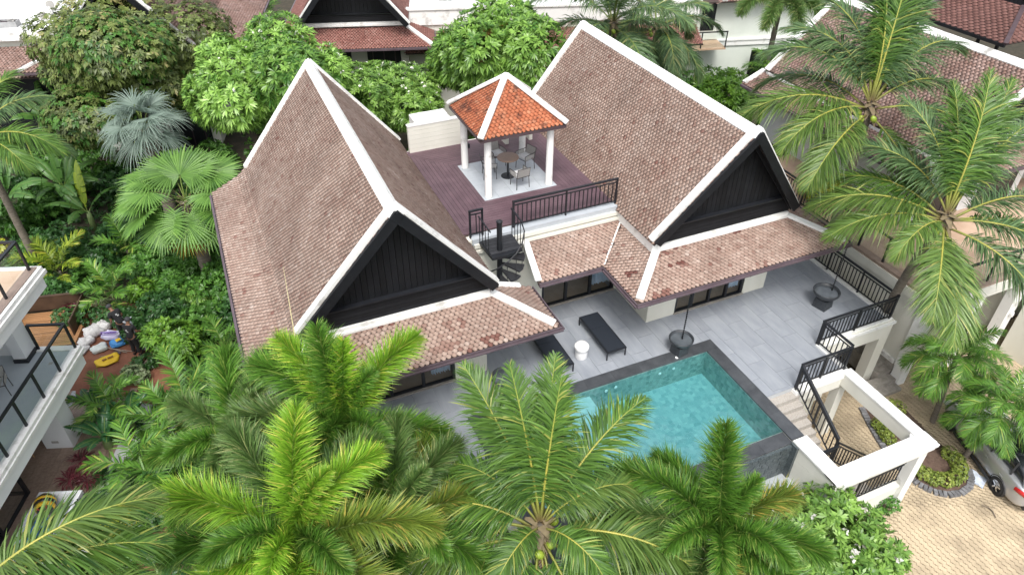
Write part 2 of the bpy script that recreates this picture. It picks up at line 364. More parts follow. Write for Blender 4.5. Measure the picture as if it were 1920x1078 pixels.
def gable(root, roofo, xc, yw, zr, s, ya, yf, dxf, zf, zl, zb, half, matw, board=.17):
    """front gable: leaning black bargeboards with white verge caps, vertical boards above a ledge, level boards below, white band"""
    for sg in (-1, 1):
        A = (xc+sg*.02, ya, zr+.03); B = (xc+sg*(dxf+.04), yf, zf+.0)
        A, B = np.array(A), np.array(B); nv = np.array((sg*s, 0, 1.0)); nv /= np.linalg.norm(nv)
        MB().bar(A+(0,.15,0)+nv*.06, B+(0,.15,0)+nv*.06, .23, .10, nv).build('verge_cap', matw, roofo)
        MB().bar(A+(0,-.055,-.03)-nv*.10, B+(0,-.055,0)-nv*.10, .09, .27, nv).build('bargeboard', M['black'], roofo)
        MB().bar(A+(0,.30,-.14)-nv*.16, B+(0,.10,-.04)-nv*.16, .05, .12, nv).build('inner_bargeboard', M['black'], roofo)
    g = MB().poly([(xc-half-.1, yw+.06, zb), (xc+half+.1, yw+.06, zb), (xc+half+.1, yw+.06, zf-.1), (xc, yw+.06, zr-.12), (xc-half-.1, yw+.06, zf-.1)])
    go = g.build('gable', M['black'], root)
    x = xc-dxf+.1
    while x < xc+dxf-.1:
        x1 = x+board-.012
        zt0 = zr-.16-s*abs(x-xc); zt1 = zr-.16-s*abs(x1-xc); zm = zr-.16
        if max(zt0, zt1) > zl+.05:
            zt0, zt1 = max(zt0, zl+.01), max(zt1, zl+.01)
            top = [(x1, zt1), (x, zt0)] if (x-xc)*(x1-xc) >= 0 else [(x1, zt1), (xc, zm), (x, zt0)]
            pr = [(x, zl), (x1, zl)]+top; n = len(pr)
            mb = MB(); mb.raw([(p[0], yw-.0, p[1]) for p in pr]+[(p[0], yw+.05, p[1]) for p in pr], [tuple(range(n)), tuple(range(2*n-1, n-1, -1))]+[((i+1)%n, i, n+i, n+(i+1)%n) for i in range(n)])
            mb.build('gable_board', M['black'], go)
        x += board
    nb = 5; hh = (zl-zb)/nb
    for k in range(nb):
        z0 = zb+k*hh; wx = min(half+.05, (zr-.1-(z0+hh))/s)
        mb = MB(); y0 = yw-.055+.006*k
        mb.raw([(xc-wx, y0, z0), (xc+wx, y0, z0), (xc+wx, y0+.012, z0+hh-.014), (xc-wx, y0+.012, z0+hh-.014), (xc-wx, yw+.05, z0), (xc+wx, yw+.05, z0), (xc+wx, yw+.05, z0+hh-.014), (xc-wx, yw+.05, z0+hh-.014)],
               [(0,1,2,3),(3,2,6,7),(0,4,5,1),(1,5,6,2),(0,3,7,4)])
        mb.build('level_board', M['black'], go)
    wl = (zr-.2-zl)/s
    MB().bar((xc-wl, yw-.05, zl-.01), (xc+wl, yw-.05, zl-.01), .20, .05).build('ledge', M['blackgloss'], go)
    MB().box(xc-half, xc+half, yw-.12, yw+.04, zb-.21, zb-.012).box(xc-half-.03, xc+half+.03, yw-.17, yw-.12, zb-.21, zb-.13).build('white_band', matw, go)
    return go
def gutter(roofo, a, b, mat=None):
    a = np.array(a, float); b = np.array(b, float)
    o = MB().bar(a, b, .12, .05).bar(a+(0,0,.06), b+(0,0,.06), .03, .10).build('gutter', mat or M['gutter'], roofo)
    d = b-a; L = np.linalg.norm(d); n = max(2, int(L/.9)); bm = M['bronze']
    for k in range(n): 
        q = a+d*(k+.5)/n; blk('gutter_bracket', bm, (q[0], q[1], q[2]-.05), (.035,.035,.06), roofo)
    return o

# ------------------------------------------------------------------ ground
G0 = -3.0
g = MB(); g.poly([(-400,-300,G0-.02),(500,-300,G0-.02),(500,600,G0-.02),(-400,600,G0-.02)])
tag(g.build('ground', M['darksoil']), kind='structure', label='dark leaf littered garden ground')
s_ = MB(); R2 = random.Random(3)
def blob(cx, cy, rx, ry, z, rot=0, n=28, wob=.14):
    pts = []
    for k in range(n):
        a = 2*math.pi*k/n; r = 1+R2.uniform(-wob, wob)
        x, y = rx*r*math.cos(a), ry*r*math.sin(a)
        pts.append((cx+x*math.cos(rot)-y*math.sin(rot), cy+x*math.sin(rot)+y*math.cos(rot)))
    return pts
def soil_patch(name, pts, label, mat=None, h=.05):
    z0 = G0-.015
    c = np.mean(pts, 0); mb = MB(); n = len(pts)
    ring = [(x, y, z0) for x, y in pts]+[(c[0]+(x-c[0])*.85, c[1]+(y-c[1])*.85, z0+h*R2.uniform(.7,1.2)) for x, y in pts]+[(c[0], c[1], z0+h)]
    mb.raw(ring, [(i,(i+1)%n,n+(i+1)%n,n+i) for i in range(n)]+[(n+i, n+(i+1)%n, 2*n) for i in range(n)])
    return tag(mb.build(name, mat or M['soil'], smooth=True), label, kind='structure')
soil_patch('soil', blob(-19.2, 11.0, 2.3, 4.2, 0, .25), 'bare red earth of the work area beside the rubble sacks')
soil_patch('soil', blob(-17.6, 1.2, 1.6, 3.2, 0, .1), 'bare red earth path with stepping slabs at the bottom left')
for i, (px, py, wx, wy, a) in enumerate(((345,1018,.62,.42,.25),(338,1070,.72,.62,.05))):
    p = at(px, py, G0+.05)
    o = MB().prism([(-wx/2,-wy/2),(wx/2,-wy/2+.03),(wx/2-.02,wy/2),(-wx/2+.03,wy/2-.02)], 0, .07).build('stepping_slab', M['slabpink'] if 'slabpink' in M else M.setdefault('slabpink', surf('pink_sandstone', (.38,.23,.155),(.50,.33,.24),5,.9,.2,60)), bevel=.01)
    o.location = (p[0], p[1], G0+.02); o.rotation_euler = (0,0,a)
    tag(o, ('pale pink stone slab in the red earth, farther up the path', 'pale pink stone slab at the bottom edge of the red path')[i], 'paving slab')

# ------------------------------------------------------------------ driveway with single pavers
drv = MB(); drv.poly([(-1.5,-16,G0),(24,-16,G0),(24,-1.2,G0),(3.0,-1.2,G0),(3.0,-2.6,G0),(-1.5,-2.6,G0)])
drive = tag(drv.build('driveway', M['joint']), 'sand coloured block paved driveway', kind='structure')
pw, pl, ch = .118, .232, .026
hw, hl = pw/2-.004, pl/2-.004
out = [(-hl, -hw+ch*.6), (-hl*.45, -hw+ch*.6), (-hl*.30, -hw-ch*.4), (hl-.02, -hw-ch*.4), (hl, -hw+ch*.2), (hl, hw-ch*.6), (hl*.45, hw-ch*.6), (hl*.30, hw+ch*.4), (-hl+.02, hw+ch*.4), (-hl, hw-ch*.2)]
def paver_mesh(name):
    n = len(out); V = [(x,y,.0) for x,y in out]+[(x,y,.011) for x,y in out]+[(x*.95,y*.93,.017) for x,y in out]
    mb = MB(); mb.raw(V, [tuple(2*n+i for i in range(n))]+[(i,(i+1)%n,n+(i+1)%n,n+i) for i in range(n)]+[(n+i,n+(i+1)%n,2*n+(i+1)%n,2*n+i) for i in range(n)])
    return mb
pvm = paver_mesh('p').mesh('paver', M['pave'])
pa = math.radians(-45); ca, sa = math.cos(pa), math.sin(pa)
cand = []
bedp = [(5.25,-2.75),(4.95,-3.4),(4.68,-4.1),(4.48,-4.8),(4.40,-5.4),(4.46,-5.9),(4.66,-6.3),(4.98,-6.55),(5.4,-6.65),(5.8,-6.6),(6.12,-6.4),(6.34,-6.1),(6.44,-5.7),(6.46,-4.6),(6.62,-3.4),(6.4,-2.8)]
def inside(x, y, poly):
    c = False
    for i in range(len(poly)):
        (xa, ya), (xb, yb) = poly[i], poly[(i+1) % len(poly)]
        if (ya > y) != (yb > y) and x < (xb-xa)*(y-ya)/(yb-ya)+xa: c = not c
    return c
for i in range(-60, 110):
    for j in range(-120, 130):
        u = i*pl+(j % 2)*pl/2; vv = j*pw
        x, y = 6+u*ca-vv*sa, -7+u*sa+vv*ca
        if not (-1.2 < x < 16 and -12.5 < y < -1.4) or (x < 3.1 and y > -2.8): continue
        P = CAMM@(np.array((x, y, G0))-CAMP); px, py = 960+FPX*P[0]/P[2], 539-FPX*P[1]/P[2]
        if px > 1990 or py > 1130 or px < 1500: continue
        if px < 1640 and py > 960: continue
        if inside(x, y, bedp): continue
        vis = px > 1690 and 905 < py < 1078 and px < 1920
        cand.append((0 if vis else 1, P[2], x, y))
cand.sort(); PV = np.array(paver_mesh('q').V)
for f, d_, x, y in cand[:300]:
    o = link('paver', pvm, drive); o.location = (x, y, G0+.004+random.uniform(0,.004)); o.rotation_euler = (random.gauss(0,.008), random.gauss(0,.008), pa+random.gauss(0,.01))
rest = np.array([(x, y) for f, d_, x, y in cand[300:]]); k = len(rest)
aa = pa+rng.normal(0,.01,k); c_, s_n = np.cos(aa)[:,None], np.sin(aa)[:,None]
VV = np.empty((k, len(PV), 3)); VV[:,:,0] = PV[:,0]*c_-PV[:,1]*s_n+rest[:,:1]; VV[:,:,1] = PV[:,0]*s_n+PV[:,1]*c_+rest[:,1:]; VV[:,:,2] = PV[:,2]+G0+.004+rng.uniform(0,.004,k)[:,None]
n_ = len(out); F10 = np.arange(2*n_,3*n_)[None]; F4 = np.array([(i,(i+1)%n_,n_+(i+1)%n_,n_+i) for i in range(n_)]+[(n_+i,n_+(i+1)%n_,2*n_+(i+1)%n_,2*n_+i) for i in range(n_)])
off = (np.arange(k)*len(PV))[:,None,None]
tag(link('paver_field', mesh_np('paver_field', VV, [(F10[None]+off).reshape(-1,n_), (F4[None]+off).reshape(-1,4)], [M['pave']]), drive), kind='stuff')
# ------------------------------------------------------------------ the villa
villa = empty('villa', (0,0,G0), label='cream villa with two steep pink tiled gable roofs beside the pool', cat='house')
XL, XR, ZR, S = -10.0, 0.96, 6.97, 1.22
YA, YF, YB, DXF, ZF = .87, 1.35, 11.8, 2.78, 3.58
YW, ZS, DXS, DXE, ZE, YE = 1.6, 3.10, 2.65, 4.2, 2.56, -.05
rf = Roof()
def zs(dx): return ZR-S*dx
# left wing: west side sweeps into its skirt, east side stops over the roof deck
dk = 2.98
rf.plane([(XL,YA,ZR),(XL,YB,ZR),(XL-dk,YB,zs(dk)),(XL-dk,YF+.04,zs(dk))])
rf.plane([(XL-dk,YF,zs(dk)),(XL-dk,YB,zs(dk)),(XL-dk-.28,YB,3.10),(XL-dk-.28,YF+.1,3.10)])
rf.plane([(XL-dk-.28,YF+.05,3.10),(XL-dk-.28,YB,3.10),(XL-4.3,YB,2.60),(XL-4.3,YE,2.60)])
rf.plane([(XL,YA,ZR),(XL+DXF+.1,YF,zs(DXF+.1)),(XL+DXF+.1,YB,zs(DXF+.1)),(XL,YB,ZR)])
rf.plane([(XL-DXS,YW-.02,ZS),(XL+DXS+.05,YW-.02,ZS),(XL+DXE,YE,ZE),(XL-DXE-.1,YE,ZE)], red=.22)
rf.plane([(XL+DXS+.05,YW,ZS),(XL+DXS+.05,1.98,ZS),(XL+DXE,1.98,ZE),(XL+DXE,YE,ZE)], red=.05)
# right wing
rf.plane([(XR,YA,ZR),(XR,YB,ZR),(XR-DXF-.08,YB,zs(DXF+.08)),(XR-DXF-.08,YF,zs(DXF+.08))])
rf.plane([(XR,YA,ZR),(XR+DXF,YF,zs(DXF)),(XR+DXF,YB,zs(DXF)),(XR,YB,ZR)])
rf.plane([(XR-2.50,YW-.02,ZS),(XR+DXS,YW-.02,ZS),(XR+4.15,YE,ZE),(XR-4.15,YE,ZE)], red=.13)
rf.plane([(XR-2.50,YW,ZS),(XR-4.15,YE,ZE),(XR-4.15,2.05,ZE),(XR-2.50,3.70,ZS)], red=.06)
rf.plane([(XR+DXS,YW,ZS),(XR+DXS,YB,ZS),(XR+4.15,YB,ZE),(XR+4.15,YE,ZE)], red=.05)
# skirt over the middle wall
rf.plane([(-5.25,3.70,ZS),(XR-2.50,3.70,ZS),(XR-4.15,2.05,ZE),(-5.50,2.05,ZE)], red=.03)
roof = rf.finish(villa, M['tile'], near=300)
for xc in (XL, XR):
    ridge_cap(roof, M['white'], (xc,YA-.02,ZR+.02), (xc,YB+.06,ZR+.02), S, .30)
    for sg in (-1, 1):   # back verge
        nv = np.array((sg*S,0,1.)); nv /= np.linalg.norm(nv)
        MB().bar(np.array((xc,YB-.06,ZR))+nv*.06, np.array((xc+sg*2.9,YB-.06,zs(2.9)))+nv*.06, .26, .10, nv).build('verge_cap', M['white'], roof)
        MB().bar(np.array((xc,YB+.10,ZR+.05))-nv*.08, np.array((xc+sg*2.9,YB+.10,zs(2.9)))-nv*.08, .06, .3, nv).build('bargeboard', M['black'], roof)
    gable(villa, roof, xc, YW, ZR, S, YA, YF, DXF, ZF, 3.95, 3.31, DXS, M['white'])
def hipcap(a, b, wd=.26, ht=.10, mat=None):
    a = np.array(a)+(0,0,.05); b = np.array(b)+(0,0,.05)
    return MB().bar(a, b, wd, ht).build('hip_cap', mat or M['white'], roof, bevel=.03)
hipcap((XL+DXS+.05,YW,ZS), (XL+DXE-.12,YE+.12,ZE+.04)); hipcap((XL-DXS,YW,ZS), (XL-DXE,YE+.1,ZE+.04))
hipcap((XL+DXS-.05,2.02,ZS+.03), (XL+DXE-.35,2.02,ZE+.13), .20)
hipcap((XR-2.50,YW,ZS+.02), (XR-4.03,YE+.12,ZE+.04)); hipcap((XR+DXS,YW,ZS), (XR+4.05,YE+.12,ZE+.04))
hipcap((-5.25,3.62,ZS), (-5.47,2.12,ZE+.02), .22)
MB().box(XR-2.76,XR-2.46,YW-.1,3.7,ZS-.05,3.44).build('white_band', M['white'], roof, bevel=.02)
MB().bar((XR-2.54,3.70,ZS+.02),(XR-4.10,2.10,ZE+.03),.05,.05).build('valley_mortar', M['white'], roof)
for a, b in (((XL-4.36,YB,2.52),(XL-4.36,YE-.06,2.52)), ((XL-4.36,YE-.06,2.50),(XL+DXE+.06,YE-.06,2.50)), ((XL+DXE+.06,YE-.06,2.50),(XL+DXE+.06,1.98,2.50)),
             ((XR-4.21,YE-.06,2.50),(XR+4.21,YE-.06,2.50)), ((XR-4.21,YE-.06,2.50),(XR-4.21,1.99,2.50)), ((-5.5,1.99,2.50),(XR-4.21,1.99,2.50)), ((XR+4.21,YE-.06,2.50),(XR+4.21,YB,2.50))):
    gutter(roof, a, b)
# walls
def wall(*b): return MB().box(*b).build('wall', M['cream'], villa)
wl0, wl1, wr0, wr1 = -12.6, -7.46, -1.53, 3.52
for x0, x1 in ((wl0, wl1), (wr0, wr1)):
    wall(x0, x1, 4.2, 11.4, G0, 3.2)
wall(wl1, wr0, 6.0, 11.4, G0, 3.05)
def front(x0, x1, y, d0, d1, depth, zt, side=True):
    """front wall with one door opening d0..d1, room behind it"""
    wall(x0, d0, y, y+.18, G0, zt); wall(d1, x1, y, y+.18, G0, zt); wall(d0, d1, y, y+.18, 2.15, zt)
    if side: wall(x0, x0+.18, y+.18, y+depth, G0, zt); wall(x1-.18, x1, y+.18, y+depth, G0, zt)
    MB().poly([(x0+.18,y+depth-.01,0),(x1-.18,y+depth-.01,0),(x1-.18,y+depth-.01,zt),(x0+.18,y+depth-.01,zt)]).build('room_wall', M['interior'], villa)
    MB().poly([(x0+.18,y+.05,.012),(x1-.18,y+.05,.012),(x1-.18,y+depth,.012),(x0+.18,y+depth,.012)]).build('room_floor', M['woodfloor'], villa)
    MB().box(x0+.05, x1-.05, y+.02, y+depth+.1, zt, zt+.06).build('ceiling', M['interior'], villa)
front(wl0, wl1, YW, -11.6, -8.52, 2.6, 3.2); front(wr0, wr1, YW, -.40, 2.54, 2.6, 3.2)
front(wl1, wr0, 3.7, -4.55, -1.62-.0, 2.3, 3.05, side=False)
def door(x0, x1, y, n, curt):
    d = link('sliding_door', None, villa); bm = M['blackmetal']
    for a, b, z0, z1 in ((x0,x1,2.07,2.15),(x0,x1,.015,.09)): blkbox('door_frame', bm, a, b, y+.02, y+.14, z0, z1, d)
    for k in range(n+1):
        x = x0+(x1-x0)*k/n; x = min(max(x, x0+.045), x1-.045); blkbox('door_stile', bm, x-.045, x+.045, y+.025, y+.135, .09, 2.07, d)
    for k in range(n):
        xa, xb = x0+(x1-x0)*k/n+.045, x0+(x1-x0)*(k+1)/n-.045
        MB().poly([(xa,y+.08,.09),(xb,y+.08,.09),(xb,y+.08,2.07),(xa,y+.08,2.07)]).build('pane', M['glass'], d)
    blkbox('door_sill', M['concrete'], x0-.02, x1+.02, y-.06, y+.02, .012, .05, d)
    for ca_, cb_ in curt:
        mb = MB(); nn = 34; pts = [(ca_+(cb_-ca_)*i/nn, y+.22+.05*math.sin(i*1.5)+.02*math.sin(i*.7)) for i in range(nn+1)]
        for i in range(nn): mb.poly([(*pts[i],.30),(*pts[i+1],.30),(*pts[i+1],2.2),(*pts[i],2.2)])
        mb.build('curtain', M['curtain'], d, smooth=True)
door(-11.6, -8.52, YW, 3, ((-9.25,-8.62),)); door(-.40, 2.54, YW, 4, ((1.95,2.42),)); door(-4.55, -1.62, 3.7, 3, ((-2.55,-1.72),))
# roof deck
ZD = 3.6
MB().box(-7.3,-1.3,3.72,10.35,3.07,ZD-.03).build('deck_slab', M['cream2'], villa)
MB().box(-7.05,-1.62,3.66,3.98,3.40,ZD+.012).build('kerb', M['slab'], villa); MB().box(-7.0,-1.66,3.60,3.72,3.30,3.44).box(-7.0,-1.66,3.57,3.72,3.12,3.22).build('cornice', M['cream2'], villa)
dk_ = tag(MB().box(-7.25,-1.45,3.98,10.3,ZD-.03,ZD-.012).build('roof_deck', M['under']), 'dark purple boarded roof deck between the two gable roofs', kind='structure')
gx0, gx1, gy0, gy1 = -5.80, -3.08, 5.73, 8.45
bw = .139
def plank(pts): MB().prism(pts, ZD-.012, ZD+.012).build('deck_board', M['deck'], dk_)
k = 0
while k < 16:
    d0, d1 = k*bw+.004, (k+1)*bw-.004
    if gx0-d1 > -7.26: plank([(gx0-d1,gy0-d1),(gx0-d0,gy0-d0),(gx0-d0,gy1+d0),(gx0-d1,gy1+d1)] if gy1+d1 < 10.28 else [(gx0-d1,gy0-d1),(gx0-d0,gy0-d0),(gx0-d0,10.28),(gx0-d1,10.28)])
    if gx1+d1 < -1.44: plank([(gx1+d0,gy0-d0),(gx1+d1,gy0-d1),(gx1+d1,min(gy1+d1,10.28)),(gx1+d0,min(gy1+d0,10.28))])
    c0, c1 = max(gx0-d0,-7.24), max(gx0-d1,-7.24); e0, e1 = min(gx1+d0,-1.46), min(gx1+d1,-1.46)
    if gy0-d1 > 3.97: plank([(c1,gy0-d1),(e1,gy0-d1),(e0,gy0-d0),(c0,gy0-d0)])
    if gy1+d1 < 10.30: plank([(c0,gy1+d0),(e0,gy1+d0),(e1,gy1+d1),(c1,gy1+d1)])
    k += 1
# parapet walls on the deck
def parapet(x0,x1,y0,y1,z1,label):
    r = empty('parapet_wall', ((x0+x1)/2,(y0+y1)/2,ZD), label=label, cat='wall')
    def T(o): o.location = (-r.location[0], -r.location[1], -r.location[2]); return o
    n = 6; hh = (z1-ZD)/n
    for k in range(n): T(MB().box(x0, x1, y0, y1, ZD+k*hh, ZD+(k+1)*hh-.006).build('wall_course', M['cream2'], r))
    T(MB().box(x0-.02,x1+.02,y0-.02,y1+.02,z1,z1+.05).build('coping', M['white'], r))
parapet(-7.1,-4.85,10.10,10.26,4.66,'long low cream parapet wall at the back left of the roof deck')
parapet(-3.5,-3.36,9.35,10.26,4.66,'short cream parapet return behind the gazebo on the roof deck')
parapet(-2.5,-2.36,9.35,10.26,4.66,'narrow cream parapet wing against the right gable roof')
o = MB().box(-6.7,-5.3,10.45,11.3,3.0,4.62).build('rooftop_plinth', M['white'], None, bevel=.02); tag(o, 'white rooftop box showing behind the long parapet wall', 'roof box')
for o in villa.children:
    o.location = (o.location[0], o.location[1], o.location[2]-G0)

# ------------------------------------------------------------------ gazebo
gz = empty('gazebo', (-4.44,7.09,ZD), label='small gazebo with orange tiled pyramid roof on the roof deck', cat='gazebo')
gf = MB().box(gx0+4.44,gx1+4.44,gy0-7.09,gy1-7.09,-.012,.006).build('floor', M['grout'], gz)
for i in range(5):
    for j in range(5):
        t = 2.72/5; blk('floor_tile', M['slab'], (gx0+4.44+(i+.5)*t, gy0-7.09+(j+.5)*t, .010), (t-.006,t-.006,.012), gf)
cp = MB().lathe([(.130,0),(.132,.02),(.124,.05),(.120,2.1),(.118,2.3),(.14,2.31),(.14,2.36)], 24).mesh('column', M['white'], True)
for x in (-1.14, 1.14):
    for y in (-1.14, 1.14):
        o = link('column', cp, gz); o.location = (x, y, .012)
for x, y in ((-1.14,1.14),):
    for z in (.85, 2.0): blk('wall_lamp', M['blackmetal'], (x+.16, y, z), (.07,.1,.16), gz)
for a in range(4):
    o = MB().box(-1.25,1.25,-1.22,-1.06,2.30,2.42).build('beam', M['white'], gz); o.rotation_euler = (0,0,a*math.pi/2)
hz, he, hzr = 1.5, 2.32, 3.66
gr = Roof(.15,.115); cr4 = [(-hz,-hz,he),(hz,-hz,he),(hz,hz,he),(-hz,hz,he)]
for i in range(4): gr.plane([cr4[i], cr4[(i+1)%4], (0,0,hzr)])
_no = near_ok; _cp = CAMP.copy()
near_ok = lambda O: np.ones(len(O), bool); CAMP -= np.array((-4.44,7.09,ZD))
gro = gr.finish(gz, M['tile_orange'], near=300); CAMP += np.array((-4.44,7.09,ZD)); near_ok = _no
for i, c in enumerate(cr4):
    MB().bar(np.array((0,0,hzr+.07)), np.array(c)*1.03+(0,0,.02), .21, .11).build('hip_cap', M['white'], gro, bevel=.03)
    d = cr4[(i+1)%4]; MB().bar((c[0],c[1],he-.05), (d[0],d[1],he-.05), .05, .09).build('fascia', M['bronze'], gro)

# ------------------------------------------------------------------ railings
def railing(pts, base, label, h=.95, group=None, step=.15, name='railing', double=True, mat=None, post_at=None):
    """posts at the given plan points; rails and balusters between"""
    mat = mat or M['blackmetal']; p0 = pts[0]
    r = empty(name, (p0[0], p0[1], p0[2] if len(p0) > 2 else base), label=label, cat='railing', group=group)
    o0 = np.array(r.location); P = [np.array((p[0], p[1], p[2] if len(p) > 2 else base))-o0 for p in pts]
    for i, p in enumerate(P): blk('post', mat, (p[0],p[1],h/2-.02+p[2]), (.055,.055,h+.02), r)
    for a, b in zip(P[:-1], P[1:]):
        up = np.array((0,0,1.)); d = b-a; L = np.linalg.norm(d[:2])
        e = d/np.linalg.norm(d)*.03
        MB().bar(a-e+up*h, b+e+up*h, .075, .05).build('top_rail', mat, r)
        if double: MB().bar(a+up*(h-.13), b+up*(h-.13), .03, .035).build('mid_rail', mat, r)
        MB().bar(a+up*.10, b+up*.10, .035, .035).build('bottom_rail', mat, r)
        n = max(1, int(L/step)); ht = (h-.13 if double else h)-.10
        rz = math.atan2(d[1], d[0])
        for k in range(1, n):
            q = a+d*k/n; blk('baluster', mat, (q[0],q[1],q[2]+.10+ht/2), (.027,.027,ht), r, rz)
        m = int(L/1.9)
        for k in range(1, m+1 if m else 0):
            if m+1 > 1: q = a+d*k/(m+1); blk('post', mat, (q[0],q[1],q[2]+h/2), (.05,.05,h), r, rz)
    return r
railing([(-5.58,3.84),(-1.84,3.84)], ZD+.012, 'long black balustrade along the front edge of the roof deck')
railing([(-7.05,3.84),(-6.64,3.84)], ZD+.012, 'short black rail panel left of the spiral stair on the roof deck')

# ------------------------------------------------------------------ spiral stair
ss = empty('spiral_staircase', (-6.42,2.98,0), label='black steel spiral staircase rising from the terrace to the roof deck', cat='staircase')
bm = M['blackmetal']
MB().lathe([(.085,0),(.085,4.52),(.10,4.53),(.10,4.56),(.02,4.60)], 18).build('centre_pole', bm, ss, smooth=False)
pp = [(-.42,.72),(-.36,-.30),(.10,-.34),(.68,-.20),(.72,.72)]
MB().prism(pp, 3.40, 3.50).build('landing', bm, ss)
for k in range(5): blkbox('landing_board', M['deckdark'] if 'deckdark' in M else M.setdefault('deckdark', surf('charcoal_tread_board',(.016,.017,.02),(.028,.029,.033),6,.6,rand=.15)), -.34,.66,-.16+k*.17,-.16+k*.17+.155,3.502,3.525, ss)
n = 15; R1 = .78
helix = []
for k in range(n):
    a0 = math.radians(-8-k*24.0); a1 = a0-math.radians(30); z = 3.28-k*.217
    if z < .1: break
    am = (a0+a1)/2
    pts = [(.06*math.cos(a0),.06*math.sin(a0)),(.06*math.cos(a1),.06*math.sin(a1)),(R1*math.cos(a1),R1*math.sin(a1)),(R1*1.02*math.cos(am),R1*1.02*math.sin(am)),(R1*math.cos(a0),R1*math.sin(a0))][::-1]
    MB().prism(pts, z-.06, z).build('tread', M['deckdark'], ss)
    MB().tube([(R1*.97*math.cos(am),R1*.97*math.sin(am),z),(R1*.97*math.cos(am),R1*.97*math.sin(am),z+.92)],.012,6).build('baluster', bm, ss)
    helix.append((R1*.97*math.cos(am),R1*.97*math.sin(am),z+.92))
MB().tube([(.72,.75,4.42),(.72,.3,4.42),(.74,.0,4.32)]+helix, .022, 8).build('handrail', bm, ss)
for x, y0, y1 in ((-.40,.72,-.26),(.70,.72,-.16)):
    MB().bar((x,y0,4.42),(x,y1,4.42 if x<0 else 4.42),.035,.035).build('landing_rail', bm, ss)
    for k in range(4): blk('baluster', bm, (x, y0+(y1-y0)*(k+.3)/4, 3.96), (.02,.02,.92), ss)
# ------------------------------------------------------------------ terrace
TX0 = -12.9
outline = [(TX0,-2.6),(-8.745,-2.6),(-8.745,.004),(.004,.004),(.004,-2.9),(1.02,-2.9),(3.1,-2.9),(3.1,-1.6),(6.45,-1.6),(6.45,11.5),(TX0,11.5)]
tb = MB(); tb.prism(outline, -.30, -.012)
terrace = tag(tb.build('terrace', M['grout']), 'raised grey tiled terrace around the pool', kind='structure')
tw, tl = .645, 1.27; full = {}
rects = [(TX0+.02,-8.75,-2.58,3.9),(-8.745,.0,.008,3.9),(.008,3.08,-2.9,1.66),(3.08,6.33,-1.58,11.4)]
unit_t = unit_box(M['terr'])
for i in range(-23, 11):
    for j in range(-5, 11):
        x0, y0 = .99+i*tw, -.88+j*tl+(tl/2 if i % 2 else 0); x1, y1 = x0+tw-.007, y0+tl-.007
        for rx0, rx1, ry0, ry1 in rects:
            a0, a1, b0, b1 = max(x0,rx0), min(x1,rx1), max(y0,ry0), min(y1,ry1)
            if a1-a0 < .02 or b1-b0 < .02: continue
            if b0 > 1.7 and (a1 < wl1 or (a0 > wr0 and a1 < wr1)): continue
            if a0 > wl1 and a1 < wr0 and b0 > 3.75: continue
            blkbox('terrace_tile', M['terr'], a0, a1, b0, b1, -.012, random.uniform(-.0015,.0015), terrace)
def kerb(a, b, wd, z0, z1, mat='cream2'): return MB().bar((a[0],a[1],(z0+z1)/2),(b[0],b[1],(z0+z1)/2),wd,z1-z0).build('kerb', M[mat], terrace, bevel=.01)
kerb((6.40,-1.66),(6.40,11.5),.14,-.2,.07,'white'); kerb((3.16,-1.60),(6.47,-1.60),.14,-.2,.05,'white'); kerb((3.10,-2.96),(3.10,-1.66),.14,-.2,.05,'white'); kerb((1.12,-2.94),(3.17,-2.94),.14,-.2,.05,'white')
# edge beams and pillars of the raised terrace
sup = empty('terrace_edge', (4.7,-1.6,G0), label='cream beams, piers and walls carrying the right corner of the terrace', cat='wall')
def S4(o): o.location = (o.location[0]-4.7, o.location[1]+1.6, o.location[2]-G0); return o
for mk, (x0,x1,y0,y1,z0,z1) in enumerate(((3.20,6.55,-1.72,-1.48,-.75,-.014),(6.35,6.57,-1.47,11.5,-.74,-.03),(1.05,3.19,-3.06,-2.80,-.62,-.018),(3.0,3.225,-2.79,-1.73,-.61,-.022))):
    S4(MB().box(x0,x1,y0,y1,z0,z1).build('edge_beam', M['cream2'], sup)); S4(MB().box(x0-.05-.004*mk,x1+.05+.004*mk,y0-.05-.004*mk,y1+.05+.004*mk,-.16-.004*mk,-.06+.004*mk).build('moulding', M['white'], sup))
for x0,x1,y0,y1 in ((6.13,6.555,-1.715,-1.33),(3.0,3.3,-3.06,-2.76),(3.9,4.25,-1.70,-1.4)):
    S4(MB().box(x0,x1,y0,y1,G0,-.6).build('pier', M['cream2'], sup))
S4(MB().box(3.3,6.3,.4,.6,G0,-.3).build('wall', M['cream'], sup)); S4(MB().box(.1,3.2,-2.2,-2.0,G0,-.3).build('wall', M['cream'], sup)); S4(MB().box(4.10,4.2,-1.4,.4,G0,-.3).build('wall', M['cream'], sup)); S4(MB().box(6.30,6.50,.6,11.4,G0,-.3).build('wall', M['cream'], sup))
S4(MB().box(TX0,TX0+.2,-2.6,11.4,G0,-.3).build('wall', M['cream'], sup)); S4(MB().box(TX0,-8.7,-2.62,-2.42,G0,-.3).build('wall', M['cream'], sup))
railing([(6.40,-1.60),(6.40,3.0)], .07, 'tall black balustrade along the right side of the terrace near the urn')
railing([(3.12,-1.62),(6.34,-1.62)], .05, 'black balustrade facing the driveway at the right corner of the terrace')
railing([(3.10,-2.88),(3.10,-1.70)], .05, 'short black balustrade stepping in beside the stairwell')
railing([(1.06,-2.94),(3.02,-2.94)], .05, 'black balustrade above the open stairwell frame')
railing([(-12.6,-2.5),(-9.0,-2.5)], 0, 'black balustrade on the terrace edge behind the foxtail palms')

